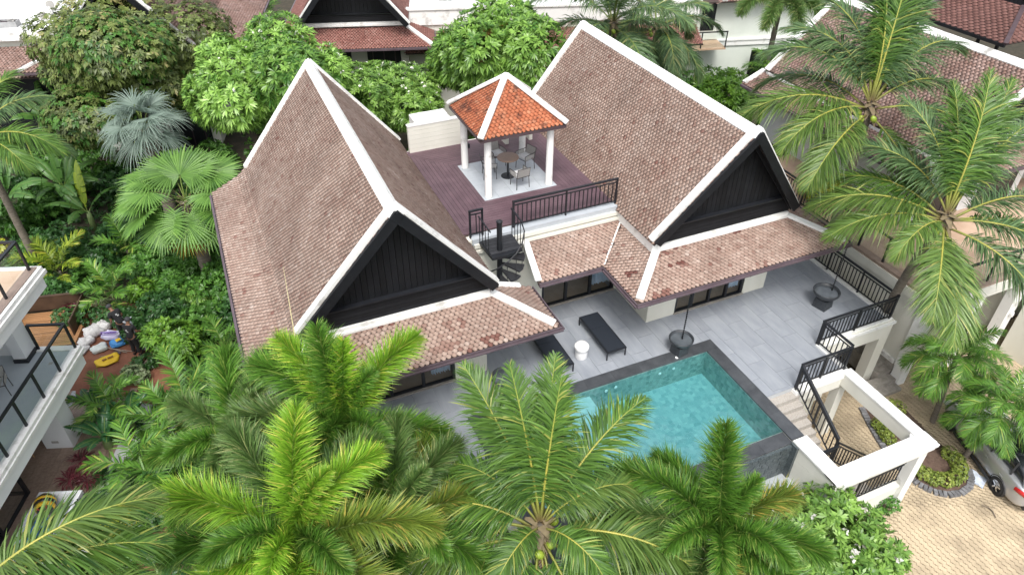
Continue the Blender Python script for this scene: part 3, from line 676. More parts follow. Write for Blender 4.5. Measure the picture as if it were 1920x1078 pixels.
# ------------------------------------------------------------------ pool
pool = empty('swimming_pool', (-4.37,-2.3,G0), label='turquoise infinity pool with charcoal stone rim', cat='pool')
def S5(o): o.location = (o.location[0]+4.37, o.location[1]+2.3, o.location[2]-G0); return o
def pool_mat(name, c1, c2, cm):
    m, nt, b = new_mat(name); L = nt.links.new
    g = N(nt,'ShaderNodeNewGeometry'); sep = N(nt,'ShaderNodeMapping'); sep.inputs['Rotation'].default_value = (0,0,0)
    L(g.outputs['Position'], sep.inputs['Vector'])
    vo = N(nt,'ShaderNodeTexVoronoi', Scale=7.5, Randomness=.55); vo.distance = 'CHEBYCHEV'; L(sep.outputs[0], vo.inputs['Vector'])
    cr = N(nt,'ShaderNodeValToRGB'); e = cr.color_ramp.elements; e[0].color = rgba(c1); e[1].color = rgba(c2)
    L(vo.outputs['Color'], cr.inputs['Fac'])
    v2 = N(nt,'ShaderNodeTexVoronoi', Scale=7.5, Randomness=.55, feature='DISTANCE_TO_EDGE'); L(sep.outputs[0], v2.inputs['Vector'])
    r2 = N(nt,'ShaderNodeValToRGB'); r2.color_ramp.elements[0].position = .0; r2.color_ramp.elements[1].position = .05; L(v2.outputs['Distance'], r2.inputs['Fac'])
    mx = N(nt,'ShaderNodeMix', data_type='RGBA'); L(r2.outputs[0], mx.inputs[0]); mx.inputs[6].default_value = rgba(cm); L(cr.outputs[0], mx.inputs[7])
    L(mx.outputs[2], b.inputs['Base Color']); b.inputs['Roughness'].default_value = .4
    return m
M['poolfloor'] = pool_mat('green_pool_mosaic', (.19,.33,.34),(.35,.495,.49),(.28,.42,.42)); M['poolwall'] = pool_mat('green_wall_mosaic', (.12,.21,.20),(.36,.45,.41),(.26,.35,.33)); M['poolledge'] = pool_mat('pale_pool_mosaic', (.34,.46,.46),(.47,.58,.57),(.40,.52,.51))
px0, px1, py0, py1, pd = -8.30, -.44, -4.16, -.42, -1.05
zc = {'L': -4.82}
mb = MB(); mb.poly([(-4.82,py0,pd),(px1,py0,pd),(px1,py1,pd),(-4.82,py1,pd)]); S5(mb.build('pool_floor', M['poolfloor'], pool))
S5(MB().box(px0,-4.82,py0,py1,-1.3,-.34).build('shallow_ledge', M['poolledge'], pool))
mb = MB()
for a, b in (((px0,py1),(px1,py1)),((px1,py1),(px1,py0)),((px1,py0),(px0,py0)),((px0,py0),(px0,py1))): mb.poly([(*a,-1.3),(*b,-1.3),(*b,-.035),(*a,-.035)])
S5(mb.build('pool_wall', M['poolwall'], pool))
def water_mat():
    m = glassy('pool_water', (.60,.875,.90), .26, .02, .6, 3.0); return m
M['water'] = water_mat()
S5(MB().poly([(px0,py0-.02,-.075),(px1,py0-.02,-.075),(px1,py1,-.075),(px0,py1,-.075)]).build('water', M['water'], pool))
S5(MB().box(-8.745,px0-.001,-4.6,0,-1.5,-.05).box(px1+.001,0,-4.6,0,-1.5,-.05).box(px0,px1,py1+.001,0,-1.5,-.05).box(px0,px1,-4.58,py0-.001,-1.5,-.09).build('rim_body', M['cream2'], pool))
L_ = .93
def strip(x0,x1,y0,y1,z0,z1,ax):
    n = max(1, round((x1-x0 if ax == 0 else y1-y0)/L_))
    for k in range(n):
        if ax == 0: a, b = x0+(x1-x0)*k/n, x0+(x1-x0)*(k+1)/n; S5(blkbox('coping_stone', M['coping'], a+.002,b-.002,y0,y1,z0,z1,pool))
        else: a, b = y0+(y1-y0)*k/n, y0+(y1-y0)*(k+1)/n; S5(blkbox('coping_stone', M['coping'], x0,x1,a+.002,b-.002,z0,z1,pool))
strip(-8.74,-.0,-.425,-.003,-.05,.004,0); strip(-.445,-.003,-4.55,-.43,-.05,.004,1); strip(-8.74,-8.295,-4.55,-.43,-.05,.004,1); strip(px0,px1,-4.60,py0+.02,-.09,-.066,0)
S5(MB().box(-8.745,-.46,-4.66,-4.60,-1.35,-.10).box(-.52,-.0,-4.85,-4.60,-1.35,-.03).build('spill_wall', M['stonewall'], pool))
for i in range(24):
    for j in range(7): S5(blk('slate_block', M['stonewall'], (-.62-i*.2-(j%2)*.1, -4.665, -.2-j*.17), (.19,.03+random.uniform(0,.03),.16), pool))
S5(MB().box(-8.745,-.3,-5.5,-4.66,-1.55,-1.35).build('catch_ledge', M['slab'], pool)); S5(MB().box(-8.745,-.3,-5.7,-5.5,-3.0,-1.15).box(-8.745,-8.5,-5.5,-4.6,-3,-1.15).build('catch_wall', M['cream'], pool))
fm = MB().lathe([(.0,0),(.055,0),(.055,.012),(.03,.02)], 16).mesh('light', surf('white_plastic',(.8,.8,.8),(.85,.85,.85),5,.3))
for x, y, z in ((-1.72,-.46,-.30),(-2.25,-.46,-.32),(-3.9,-.46,-.28),(-4.25,-.46,-.3)):
    o = link('underwater_light', fm, pool); o.location = (x,y-.0,z); o.rotation_euler = (math.pi/2,0,0); S5(o)
o = link('skimmer_ring', fm, pool); o.location = (-1.55,-.32,.006); S5(o)

# ------------------------------------------------------------------ stairs and the open frame round the stairwell
st = empty('entrance_staircase', (.55,-3.8,G0), label='pebble washed stair flights going down beside the pool', cat='staircase')
def S6(o): o.location = (o.location[0]-.55, o.location[1]+3.8, o.location[2]-G0); return o
for k in range(8):
    y1 = -2.9-k*.245; S6(blkbox('step', M['steps'], .05, 1.10, y1-.275, y1, -.16*(k+1)-.32, -.16*(k+1), st))
S6(blkbox('landing', M['steps'], .05, 1.15, -5.85, -4.86, -1.62, -1.44, st))
for k in range(9): S6(blkbox('step', M['steps'], 1.15+k*.20, 1.15+k*.20+.22, -5.85, -4.95, -1.44-.172*(k+1)-.25, -1.44-.172*(k+1), st))
railing([(1.06,-2.98,.0),(1.10,-4.88,-1.25)], 0, 'black stair balustrade sloping down beside the pool wall', h=.95)
railing([(1.16,-4.90,-1.42),(2.95,-4.90,-2.95)], 0, 'black balustrade on the lower stair flight inside the white frame', h=.92)
railing([(.30,-4.98,-1.44),(1.05,-4.98,-1.44)], 0, 'small black rail panel at the stair landing', h=.9)
railing([(1.2,-5.97,-1.95),(3.0,-5.97,-1.95)], 0, 'black balustrade under the near white beam of the stair frame', h=.92)
fr = empty('stair_frame', (1.4,-4.5,G0), label='white open rectangular frame on piers around the stairwell', cat='frame')
def S7(o): o.location = (o.location[0]-1.4, o.location[1]+4.5, o.location[2]-G0); return o
for x0,x1,y0,y1 in ((-.43,.0,-6.3,-4.62),(2.93,3.24,-5.86,-3.0),(.0,3.24,-6.24,-5.86)):
    S7(MB().box(x0,x1,y0,y1,-.50,-.02).build('beam', M['cream2'], fr, bevel=.008))
S7(MB().box(-.47,.03,-6.34,-4.6,-.02,.05).box(2.91,3.28,-5.85,-2.98,-.02,.05).box(-.47,3.30,-6.30,-5.85,-.02,.053).build('coping', M['white'], fr, bevel=.01))
S7(MB().box(-.2,3.30,-6.33,-6.24,-.26,-.12).box(-.2,3.36,-6.37,-6.24,-.12,-.02).box(3.24,3.34,-6.24,-3.0,-.12,-.02).build('cornice', M['white'], fr, bevel=.008))
S7(MB().prism([(2.93,-5.86),(2.80,-5.86),(2.80,-5.80),(2.86,-5.74),(2.93,-5.72)],-.5,-.022).build('corner_bracket', M['white'], fr))
for x0,x1,y0,y1 in ((2.92,3.24,-6.24,-5.92),(-.43,-.05,-6.3,-5.95)): S7(MB().box(x0,x1,y0,y1,G0,-.5).build('pier', M['white'], fr))
S7(MB().box(-.43,-.05,-5.95,-4.66,G0,-.5).build('side_wall', M['cream2'], fr)); S7(MB().box(-.05,2.92,-6.1,-5.92,G0,-2.05).box(-.05,2.92,-6.14,-5.88,-2.05,-1.97).build('low_wall', M['cream2'], fr))
S7(MB().bar((1.4,-2.76,-.9),(3.0,-2.78,-.9),.05,.07).build('wall_handrail', surf('red_wood',(.12,.03,.02),(.18,.05,.035),8,.4), fr))

# ------------------------------------------------------------------ terrace things
M['sling'] = surf('navy_black_sling', (.012,.016,.024),(.02,.026,.036),60,.6,.1,300)
def lounger(loc, label):
    r = empty('sun_lounger', loc, label=label, cat='sun lounger', group='black loungers by the pool'); bm = M['blackmetal']
    W, L, H = .72, 1.95, .36
    for x in (-W/2+.02, W/2-.02):
        for y in (.02, L-.02): blk('leg', bm, (x,y,H/2-.02), (.035,.035,H-.04), r)
        blk('side_rail', bm, (x,L/2,H-.03), (.04,L,.05), r)
    for y in (.02, L-.02): blk('end_rail', bm, (0,y,H-.03), (W-.08,.04,.05), r)
    for y0, y1 in ((.03,L*.62-.006),(L*.62+.006,L-.03)): blkbox('sling_panel', M['sling'], -W/2+.04, W/2-.04, y0, y1, H-.012, H+.008, r)
    return r
lounger((-3.38,.46,.002),'black sun lounger on the far side of the white stool')
lounger((-5.30,.46,.002),'black sun lounger partly under the left wing eave')
stool = empty('garden_stool', (-4.40,.98,.002), label='round white ceramic stool between the two loungers', cat='stool')
M['ceramic'] = surf('white_glazed_ceramic',(.82,.82,.82),(.86,.86,.86),4,.18,coat=.3)
MB().lathe([(.20,0),(.21,.02),(.205,.25),(.21,.33),(.235,.36),(.24,.46),(.23,.49),(.20,.50)],36).build('body', M['ceramic'], stool, smooth=True)
MB().lathe([(.175,.495),(.185,.505),(.185,.545),(.17,.56),(.0,.562)],36).build('lid', M['ceramic'], stool, smooth=True)
M['urnstone'] = surf('charcoal_terrazzo',(.022,.026,.031),(.05,.056,.064),9,.45,.15,60)
M['darkwater'] = surf('dark_bowl_water',(.06,.07,.08),(.12,.135,.15),2,.04)
def urn(loc, label, s=1.0, rz=.2):
    r = empty('water_bowl', loc, rz, label, 'urn', 'charcoal rain chain bowls')
    b = MB(); a0, a1 = .26*s, .225*s
    b.raw([(-a0,-a0,0),(a0,-a0,0),(a0,a0,0),(-a0,a0,0),(-a1,-a1,.38*s),(a1,-a1,.38*s),(a1,a1,.38*s),(-a1,a1,.38*s)],[(3,2,1,0),(4,5,6,7),(0,1,5,4),(1,2,6,5),(2,3,7,6),(3,0,4,7)])
    b.build('pedestal', M['urnstone'], r, bevel=.02)
    MB().lathe([(.15*s,.36*s),(.26*s,.42*s),(.40*s,.54*s),(.45*s,.62*s),(.465*s,.70*s),(.45*s,.72*s),(.42*s,.71*s),(.39*s,.62*s),(.30*s,.52*s),(.0,.50*s)],40).build('bowl', M['urnstone'], r, smooth=True)
    MB().lathe([(.001,.625*s),(.388*s,.625*s)],32,cap=False).build('water', M['darkwater'], r)
    return r
urn((4.72,-.12,.002),'charcoal stone bowl on a block at the right corner of the terrace', 1.0, .25)
urn((-1.34,-.12,.006),'charcoal stone bowl on a block at the pool corner', .88, .15)
urn((-7.30,.55,.002),'charcoal stone bowl half hidden behind the coconut fronds', .9, .1)
def chain(p, z0, z1, label):
    r = empty('rain_chain', (p[0],p[1],z0), label=label, cat='chain', group='rain chains'); n = int((z1-z0)/.085)
    cm = MB().lathe([(.012,0),(.032,.05),(.030,.05),(.010,.004)],8).mesh('chain_cup', M['blackmetal'])
    for k in range(n): o = link('chain_cup', cm, r); o.location = (random.gauss(0,.003),random.gauss(0,.003),k*.085)
    MB().tube([(0,0,0),(0,0,z1-z0)],.004,4).build('chain_wire', M['blackmetal'], r)
chain((4.98,-.11), .60, 2.48, 'black rain chain hanging from the right eave corner into the bowl')
chain((-1.30,-.11), .55, 2.48, 'black rain chain hanging from the eave over the pool corner bowl')
# ------------------------------------------------------------------ gazebo furniture
M['tabletop'] = surf('walnut_top',(.20,.125,.085),(.30,.20,.145),4,.45,stretch=(1,6,1),world=False)
tb = empty('bistro_table', (-4.40,7.02,ZD+.018), label='round wooden bistro table under the gazebo', cat='table')
MB().lathe([(.375,.715),(.385,.725),(.385,.745),(.375,.755)],40).build('table_top', M['tabletop'], tb)
MB().lathe([(.04,.02),(.035,.72)],14).build('stem', M['blackmetal'], tb); MB().lathe([(.25,0),(.25,.012),(.06,.025)],30).build('base', M['blackmetal'], tb)
M['rope'] = surf('grey_rope',(.30,.29,.27),(.42,.41,.39),40,.8); M['cushion'] = surf('pale_cushion',(.55,.55,.55),(.68,.68,.68),9,.8,.2,30); M['steel'] = surf('charcoal_tube',(.035,.033,.032),(.06,.056,.054),9,.5)
def armchair(loc, rz, label, group='rope chairs round the bistro table', cushion=True):
    r = empty('rope_armchair', loc, rz, label, 'chair', group); f = M['steel']
    for x in (-.25,.25):
        for y in (-.23,.23): MB().tube([(x,y,0),(x*.94,y*.9,.44)],.013,6).build('leg', f, r)
        MB().tube([(x*1.02,-.24,.42),(x*1.08,-.25,.63),(x*1.08,-.05,.65),(x*1.02,.18,.64),(x*.95,.25,.66)],.013,6).build('arm', f, r)
        for k in range(7):
            y = -.2+k*.06; MB().bar((x*1.02,y,.44),(x*1.08,y,.63),.03,.012,(1,0,0)).build('arm_strap', M['rope'], r)
    MB().tube([(-.25,-.23,.44),(.25,-.23,.44),(.25,.23,.44),(-.25,.23,.44),(-.25,-.23,.44)],.014,6).build('seat_frame', f, r)
    MB().tube([(-.24,.22,.44),(-.24,.31,.80),(.24,.31,.80),(.24,.22,.44)],.014,6).build('back_frame', f, r)
    for k in range(11):
        x = -.22+k*.044; MB().bar((x,.225,.46),(x,.31,.79),.034,.014,(0,1,0)).build('back_strap', M['rope'], r)
    if cushion:
        o = MB().box(-.22,.22,-.21,.2,.455,.53).build('seat_cushion', M['cushion'], r, bevel=.035)
    else:
        for k in range(6): blk('seat_strap', M['rope'], (-.2+k*.08,0,.45), (.035,.44,.012), r)
    return r
armchair((-5.02,7.25,ZD+.018), math.radians(75), 'grey rope armchair left of the bistro table behind the front column')
armchair((-4.30,6.20,ZD+.018), math.radians(185), 'grey rope armchair nearest the deck railing with its back to it')
armchair((-3.60,7.30,ZD+.018), math.radians(-72), 'grey rope armchair right of the bistro table facing left')
armchair((-4.45,7.95,ZD+.018), math.radians(8), 'grey rope armchair at the back of the gazebo behind the table')

# ------------------------------------------------------------------ neighbouring houses
def thai_house(name, label, loc, rz, L, zr, s, dxf, zsk, dxe, ze, tile, w=.2, e=.15, white=None, wallmat=None, front=1.6, skirt_front=1.5, fdoor=True, back=False, zwall0=G0):
    """gable house, ridge along local +y starting at the front apex; loc is the plan point below the front apex"""
    r = empty(name, (loc[0],loc[1],zwall0), rz, label, 'house'); white = white or M['white']; wallmat = wallmat or M['cream']
    q = Roof(w, e); zf = zr-s*dxf; yw = front; ye = yw-skirt_front
    def z(zz): return zz-zwall0
    for sg in (-1, 1):
        q.plane([(0,0,z(zr)),(0,L,z(zr)),(sg*dxf,L,z(zf)),(sg*dxf,.45,z(zf))])
        q.plane([(sg*(dxf-.1),yw,z(zsk)),(sg*(dxf-.1),L+.3,z(zsk)),(sg*dxe,L+.3,z(ze)),(sg*dxe,ye,z(ze))])
    q.plane([(-dxf+.1,yw,z(zsk)),(dxf-.1,yw,z(zsk)),(dxe,ye,z(ze)),(-dxe,ye,z(ze))])
    ro = q.finish(r, tile)
    ridge_cap(ro, white, (0,-.02,z(zr)+.02), (0,L+.05,z(zr)+.02), s, .28)
    for sg in (-1, 1):
        nv = np.array((sg*s,0,1.)); nv /= np.linalg.norm(nv)
        MB().bar(np.array((0,L-.05,z(zr)))+nv*.06, np.array((sg*dxf,L-.05,z(zf)))+nv*.06,.28,.1,nv).build('verge_cap', white, ro)
        MB().bar((sg*(dxf-.1),yw,z(zsk)+.06),(sg*(dxe-.05),ye+.05,z(ze)+.08),.24,.1).build('hip_cap', white, ro)
        MB().bar((sg*(dxf-.1),L+.25,z(zsk)+.06),(sg*(dxe-.05),L+.25,z(ze)+.08),.22,.1).build('hip_cap', white, ro)
        MB().box(sg*(dxf-.16),sg*(dxf+.02),yw,L,z(zsk)-.05,z(zf)-.05).build('white_band', white, ro)
        MB().bar((sg*(dxe+.05),ye,z(ze)-.05),(sg*(dxe+.05),L+.3,z(ze)-.05),.1,.1).build('gutter', M['gutter'], ro)
    MB().bar((-dxe,ye-.05,z(ze)-.05),(dxe,ye-.05,z(ze)-.05),.1,.1).build('gutter', M['gutter'], ro)
    zl = zf+.32; gable(r, ro, 0, yw, z(zr), s, 0, .45, dxf, z(zf), z(zl), z(zsk)+.36, dxf-.1, white, board=.22)
    MB().box(-dxf+.15,dxf-.15,yw+.06,L-.2,0,z(zsk)).build('wall', wallmat, r)
    if fdoor:
        for a, b in ((-dxf+.8,-.4),(.5,dxf-.6)):
            d = link('door', None, r); blkbox('door_panel', M['blackmetal'], a,b,yw+.02,yw+.09,0,z(zsk)-.45,d)
            for k in range(3): blkbox('door_stile', M['bronze'], a+(b-a)*(k+.5)/3-.03,a+(b-a)*(k+.5)/3+.03,yw-.0,yw+.03,0.05,z(zsk)-.5,d)
    return r
thai_house('neighbour_house', 'neighbouring house with broad weathered tile roof behind the right coconut palms', (13.2,.55), 0, 10.1, 6.97, .90, 3.2, 3.95, 4.2, 3.5, M['tile_old'], .17,.13, M['oldwhite'], surf('pale_grey_render',(.62,.63,.62),(.70,.71,.70),1,.7), front=1.0, skirt_front=1.2, zwall0=1.0)
p, q = at(630,94,2.55), at(820,88,2.55); ang = math.atan2(q[1]-p[1], q[0]-p[0])
c = np.array(at(664,42,3.5)); yv = np.array((-math.sin(ang), math.cos(ang)))
fl = np.array(at(735,91,2.55))[:2]; xh = np.array((math.cos(ang), math.sin(ang)))
bl = fl-xh*((fl-c[:2])@xh)
thai_house('neighbour_house', 'house with black gable and white band behind the frangipani trees', tuple(bl+yv*.1), ang, 11, 7.3, 1.22, 3.0, 3.15, 4.4, 2.55, M['tile_back'], .17,.13, M['white'], M['cream'], front=1.6, skirt_front=1.7)
p, q = at(130,134,2.4), at(395,121,2.4); ang2 = math.atan2(q[1]-p[1], q[0]-p[0]); xh2 = np.array((math.cos(ang2), math.sin(ang2))); yv2 = np.array((-xh2[1], xh2[0]))
m0 = np.array(at(245,128,2.4))[:2]
thai_house('neighbour_house', 'brown tiled house hidden behind the large bushy tree at upper left', tuple(m0+yv2*.1), ang2, 12, 7.0, 1.2, 3.2, 3.2, 5.6, 2.4, M['tile_old'], .19,.14, M['oldwhite'], M['cream2'], front=1.7, skirt_front=1.8)
# flat white roof at top left
def at2(px, py, z): return np.array(at(px, py, z))[:2]
fb = empty('flat_roof_building', (*at2(20,60,3.6), G0), ang2, 'flat white roofed building at the top left corner', 'building')
MB().box(-14,2.6,-.2,16,0,6.5).build('wall', M['cream2'], fb); MB().box(-14,2.8,-.4,16,6.5,6.62).build('roof', surf('white_roof_membrane',(.70,.71,.72),(.86,.87,.87),.5,.5,spread=(.25,.6)), fb)
MB().box(-14,2.9,-.62,-.4,6.3,6.75).build('parapet', M['oldwhite'], fb)
q = Roof(.19,.14); q.plane([(-14,-.4,5.9),(3.2,-.4,5.9),(3.2,-2.6,5.0),(-14,-2.6,5.0)]); q.finish(fb, M['tile_old']); blkbox('painted_shade', M['black'], -14,2.4,-.35,-.25,0,4.6,fb)  # flat black sheet paints in the shade and dark planting below the tile skirt
acm = surf('white_metal_case',(.68,.68,.66),(.76,.76,.74),3,.4)
for px, py, lab in ((88,30,'white outdoor air conditioning unit at the corner of the flat roof'),(100,8,'white outdoor air conditioning unit farther back on the flat roof')):
    a = at2(px, py+12, 3.62); r = empty('air_conditioner', (a[0],a[1],3.62), ang2+.5, lab, 'air conditioner')
    MB().box(-.42,.42,-.17,.17,.04,.72).build('case', acm, r, bevel=.02); MB().lathe([(.20,0),(.21,.01),(.05,.03)],20).build('fan_grille', M['rope'], r).matrix_basis = Matrix.Translation((-.08,-.172,.38))@Matrix.Rotation(math.pi/2,4,'X')
    for x in (-.35,.35): blk('foot', M['blackmetal'], (x,0,.02), (.06,.36,.04), r)
a = at2(18,50,3.62); o = empty('roof_junk_box', (a[0],a[1],3.62), ang2, 'open grey box of scraps on the flat white roof', 'box')
MB().box(-.5,.5,-.3,-.26,0,.3).box(-.5,.5,.26,.3,0,.3).box(-.5,-.46,-.26,.26,0,.3).box(.46,.5,-.26,.26,0,.3).box(-.46,.46,-.26,.26,0,.04).build('box_sides', surf('grey_plastic',(.25,.25,.25),(.35,.35,.35),4,.6), o)
for k in range(7): o2 = blk('scrap', M['bronze'] if k%2 else M['rope'], (random.uniform(-.3,.3),random.uniform(-.15,.15),.14+.03*k), (.3,.08,.05), o, random.uniform(0,3))
a = at2(800,30,3.4)
fb2 = empty('flat_roof_building', (a[0],a[1],G0), ang, 'flat white roofed building beyond the frangipani at top centre', 'building')
MB().box(-1.2,16,0,12,0,6.4).build('wall', M['cream2'], fb2); MB().box(-1.2,16,.2,12,6.4,6.5).build('roof', fb.children[1].data.materials[0], fb2)
MB().box(-1.3,16.1,-.12,.2,5.9,6.75).box(-1.36,16.2,-.2,.2,6.75,6.85).build('parapet', M['white'], fb2)
q = Roof(.17,.13); q.plane([(-1.3,-.1,5.5),(16,-.1,5.5),(16,-1.9,4.9),(-1.3,-1.9,4.9)]); q.finish(fb2, M['tile_back'])
for k, (dx, dy) in enumerate(((1.2,2.5),(4.5,4.0))):
    r = empty('roof_plant', tuple((a+xh*dx+np.array((-xh[1],xh[0]))*dy))+(3.5,), ang, ('grey rack of roof plant beside the black gable at top','low grey vent box on the far white roof')[k], 'roof unit')
    if k == 0:
        for x in (-.5,-.2,.1): MB().box(x,x+.22,-.2,.2,.1,1.1).build('unit', acm, r)
        MB().box(.35,.7,-.05,.05,0,1.6).build('ladder', M['rope'], r)
    else: MB().box(-.8,.8,-.3,.3,.0,.4).build('case', acm, r, bevel=.03); MB().box(-.6,.6,-.31,-.3,.1,.3).build('grille', M['rope'], r)
# pale house at top right
p, q_ = at(1352,80,.5), at(1469,74.7,.5); ang3 = math.atan2(q_[1]-p[1], q_[0]-p[0])
o3 = at2(1352,80,.5); hr = empty('pale_house', (o3[0],o3[1],G0), ang3, 'pale green white house with tiled eave and dark glass doors at top right', 'house')
pg = surf('pale_green_render',(.60,.64,.58),(.68,.72,.66),.8,.7)
MB().box(-7.5,1.6,0,8,0,6.6).box(1.6,8.5,0,.25,2.9,6.6).box(1.6,2.2,0,.25,0,2.9).box(7.2,8.5,0,.25,0,2.9).box(2.0,8.5,2.2,8,0,6.6).build('wall', pg, hr)
MB().box(-7.4,8.6,-.10,0,3.3,3.62).box(-7.4,8.6,-.16,0,3.62,3.72).build('moulding', M['white'], hr)
blkbox('door_recess', M['black'], 2.2,7.2,.3,.4,0,2.9,hr)
d = link('glass_door', None, hr)
for k in range(5): blkbox('door_stile', M['blackmetal'], 2.2+k*1.23,2.3+k*1.23,.12,.22,0,2.9,d)
for k in range(4): MB().poly([(2.3+k*1.23,.17,0),(3.43+k*1.23,.17,0),(3.43+k*1.23,.17,2.9),(2.3+k*1.23,.17,2.9)]).build('pane', M['glass'], d)
bal = link('balcony', None, hr)
blkbox('balcony_floor', surf('tan_tile',(.42,.29,.19),(.50,.36,.25),2,.6), -4.2,-.35,-1.6,0,3.6,3.72,bal)
for x in (-.4,-2.0,-4.0): blkbox('balcony_post', M['blackmetal'], x-.03,x+.03,-1.6,-1.54,3.72,4.7,bal)
blkbox('balcony_rail', M['blackmetal'], -4.1,-.36,-1.61,-1.53,4.68,4.74,bal); MB().poly([(-4,-1.57,3.75),(-.4,-1.57,3.75),(-.4,-1.57,4.66),(-4,-1.57,4.66)]).build('balcony_pane', M['clear'], bal)
wn = link('window', None, hr); blkbox('window_frame', M['blackmetal'], -1.6,-.7,-.03,.05,4.3,6.0,wn); MB().poly([(-1.5,-.04,4.4),(-.8,-.04,4.4),(-.8,-.04,5.9),(-1.5,-.04,5.9)]).build('pane', M['glass'], wn)
q = Roof(.2,.15); q.plane([(-.6,-.9,6.3),(9,-.9,6.3),(9,1.5,7.4),(-.6,1.5,7.4)]); q.plane([(-.6,-.9,6.3),(-.6,1.5,7.4),(-3.4,1.5,6.3),(-3.4,-.9,6.3)],tiles=True); rr = q.finish(hr, M['tile_old'])
MB().bar((-.6,-.9,6.36),(-.6,1.5,7.46),.3,.12).build('hip_cap', M['oldwhite'], rr)
# dark pavilion far right top
a = at2(1712,22,5.0); b = at2(1895,83,5.0)
pv = empty('pavilion', ((a[0]+b[0])/2+1.6,(a[1]+b[1])/2,G0), 0, 'dark pavilion with brown shingle skirt roof at the top right corner', 'pavilion'); LL = abs(a[1]-b[1])/2
q = Roof(.32,.16); x0 = -1.6-.3
q.plane([(x0,-LL,8.0),(x0,LL,8.0),(.2,LL-1.2,9.1),(.2,-LL+1.2,9.1)]); q.plane([(x0,-LL,8.0),(.2,-LL+1.2,9.1),(4.2,-LL+1.2,9.1),(6,-LL,8.0)]); q.finish(pv, M['tile_shingle'])
MB().box(.3,4.1,-LL+1.3,LL-1.3,8.8,12.5).build('gable_wall', M['black'], pv)
for k in range(14): blkbox('wall_board', M['black'], .24,.3,-LL+1.4+k*.19,-LL+1.4+k*.19+.17,8.9,12.0,pv)
for y in (-LL,LL):
    MB().bar((x0,y,8.05),(.2,y-math.copysign(1.2,y),9.17),.2,.1).build('hip_cap', M['bronze'], pv)
MB().bar((x0,-LL,7.95),(x0,LL,7.95),.12,.14).build('fascia', M['black'], pv)
for y in (-LL+.5,-LL+1.5,LL-.6): blkbox('post', M['black'], x0+.3,x0+.42,y,y+.12,0,8.0,pv)
tg = empty('tiled_roof', (19.5,5.5,G0), 0, 'weathered tile roof beyond the neighbouring ridge at the right edge', 'roof')
q = Roof(.19,.14); q.plane([(-2.0,-6,5.0),(-2.0,8,5.0),(1.2,8,6.6),(1.2,-6,6.6)]); q.finish(tg, M['tile_old']); MB().box(-1.6,1.2,-5.8,7.8,0,4.9).build('wall', M['cream2'], tg)

# ------------------------------------------------------------------ neighbour's terrace on the right
nt_ = empty('neighbour_terrace', (9.5,0,G0), 0, 'cream walled upper terrace of the neighbouring house with tan floor', 'terrace')
def S8(o): o.location = (o.location[0]-9.5, o.location[1], o.location[2]-G0); return o
ZT = 1.0; tan = surf('tan_stone_floor',(.46,.31,.21),(.58,.42,.31),1.5,.6,spread=(.3,.65))
S8(MB().box(7.30,20,-2.30,8.2,.60,ZT-.004).build('slab', M['cream2'], nt_)); S8(MB().box(7.5,20,-2.1,8.2,ZT-.004,ZT+.004).build('floor', tan, nt_))
S8(MB().box(7.22,7.5,-2.38,8.2,ZT-.06,ZT+.05).box(7.5,20,-2.38,-2.1,ZT-.06,ZT+.05).build('edge_coping', surf('brown_stone_edge',(.24,.17,.13),(.33,.25,.2),4,.6), nt_))
S8(MB().box(7.16,7.3,-2.44,8.2,.62,.94).box(7.3,20,-2.44,-2.3,.62,.94).box(7.22,7.3,-2.38,8.2,.40,.62).box(7.3,20,-2.38,-2.3,.40,.62).build('cornice', M['cream2'], nt_))
S8(MB().box(7.3,7.55,-2.0,8.2,G0,.6).build('side_wall', M['cream2'], nt_)); S8(MB().box(7.2,7.3,-1.9,14,-2.2,-2.02).build('moulding', M['white'], nt_)); S8(MB().box(7.22,7.298,-1.98,14,G0,-2.2).build('plinth', M['concrete'], nt_))
for x in (7.22, 9.65, 12.0, 15.2): S8(MB().box(x,x+.42,-2.34,-1.95,G0,.42).build('pier', M['white'], nt_))
S8(MB().box(7.6,9.6,-.35,-.2,G0,.5).box(9.6,16,-1.25,-1.1,G0,.5).box(9.60,9.72,-1.95,-.3,G0,.5).build('bay_wall', M['cream'], nt_))
S8(MB().box(10.15,11.95,-1.32,-1.25,G0,.2).build('roller_door', surf('beige_shutter',(.40,.37,.31),(.47,.44,.38),30,.6), nt_)); S8(MB().box(10.1,12,-1.34,-1.25,.2,.36).build('door_slot', M['black'], nt_))
S8(MB().box(12.55,19,-3.5,-2.46,G0,.38).build('bay_wall', M['cream'], nt_)); S8(MB().box(10.9,19,-4.4,-4.2,G0,-2.35).box(10.9,19,-4.45,-4.15,-2.35,-2.27).build('low_wall', M['cream2'], nt_))
S8(MB().lathe([(.07,0),(.08,.1),(.06,.2)],12,(12.2,-2.4,-1.2)).build('wall_lamp', M['white'], nt_))
sf = empty('shelf', (8.7,-.62,G0), 0, 'dark shelf of bottles in the open bay under the neighbouring terrace', 'shelf'); blkbox('cabinet', M['bronze'], -.6,.6,-.18,.2,0,1.6,sf)
for k in range(3): blkbox('board', M['woodfloor'], -.62,.62,-.22,.2,.5+k*.5,.54+k*.5,sf)
for k in range(2):
    b_ = empty('bottle', (8.45+k*.3,-.68,G0+1.54), 0, ('pale blue bottle on the dark shelf under the neighbouring terrace','brown bottle on the dark shelf under the neighbouring terrace')[k], 'bottle'); MB().lathe([(.04,0),(.04,.16),(.015,.2),(.015,.26)],10).build('body', (M['curtain'],M['bronze'],M['pave'])[k%3], b_)
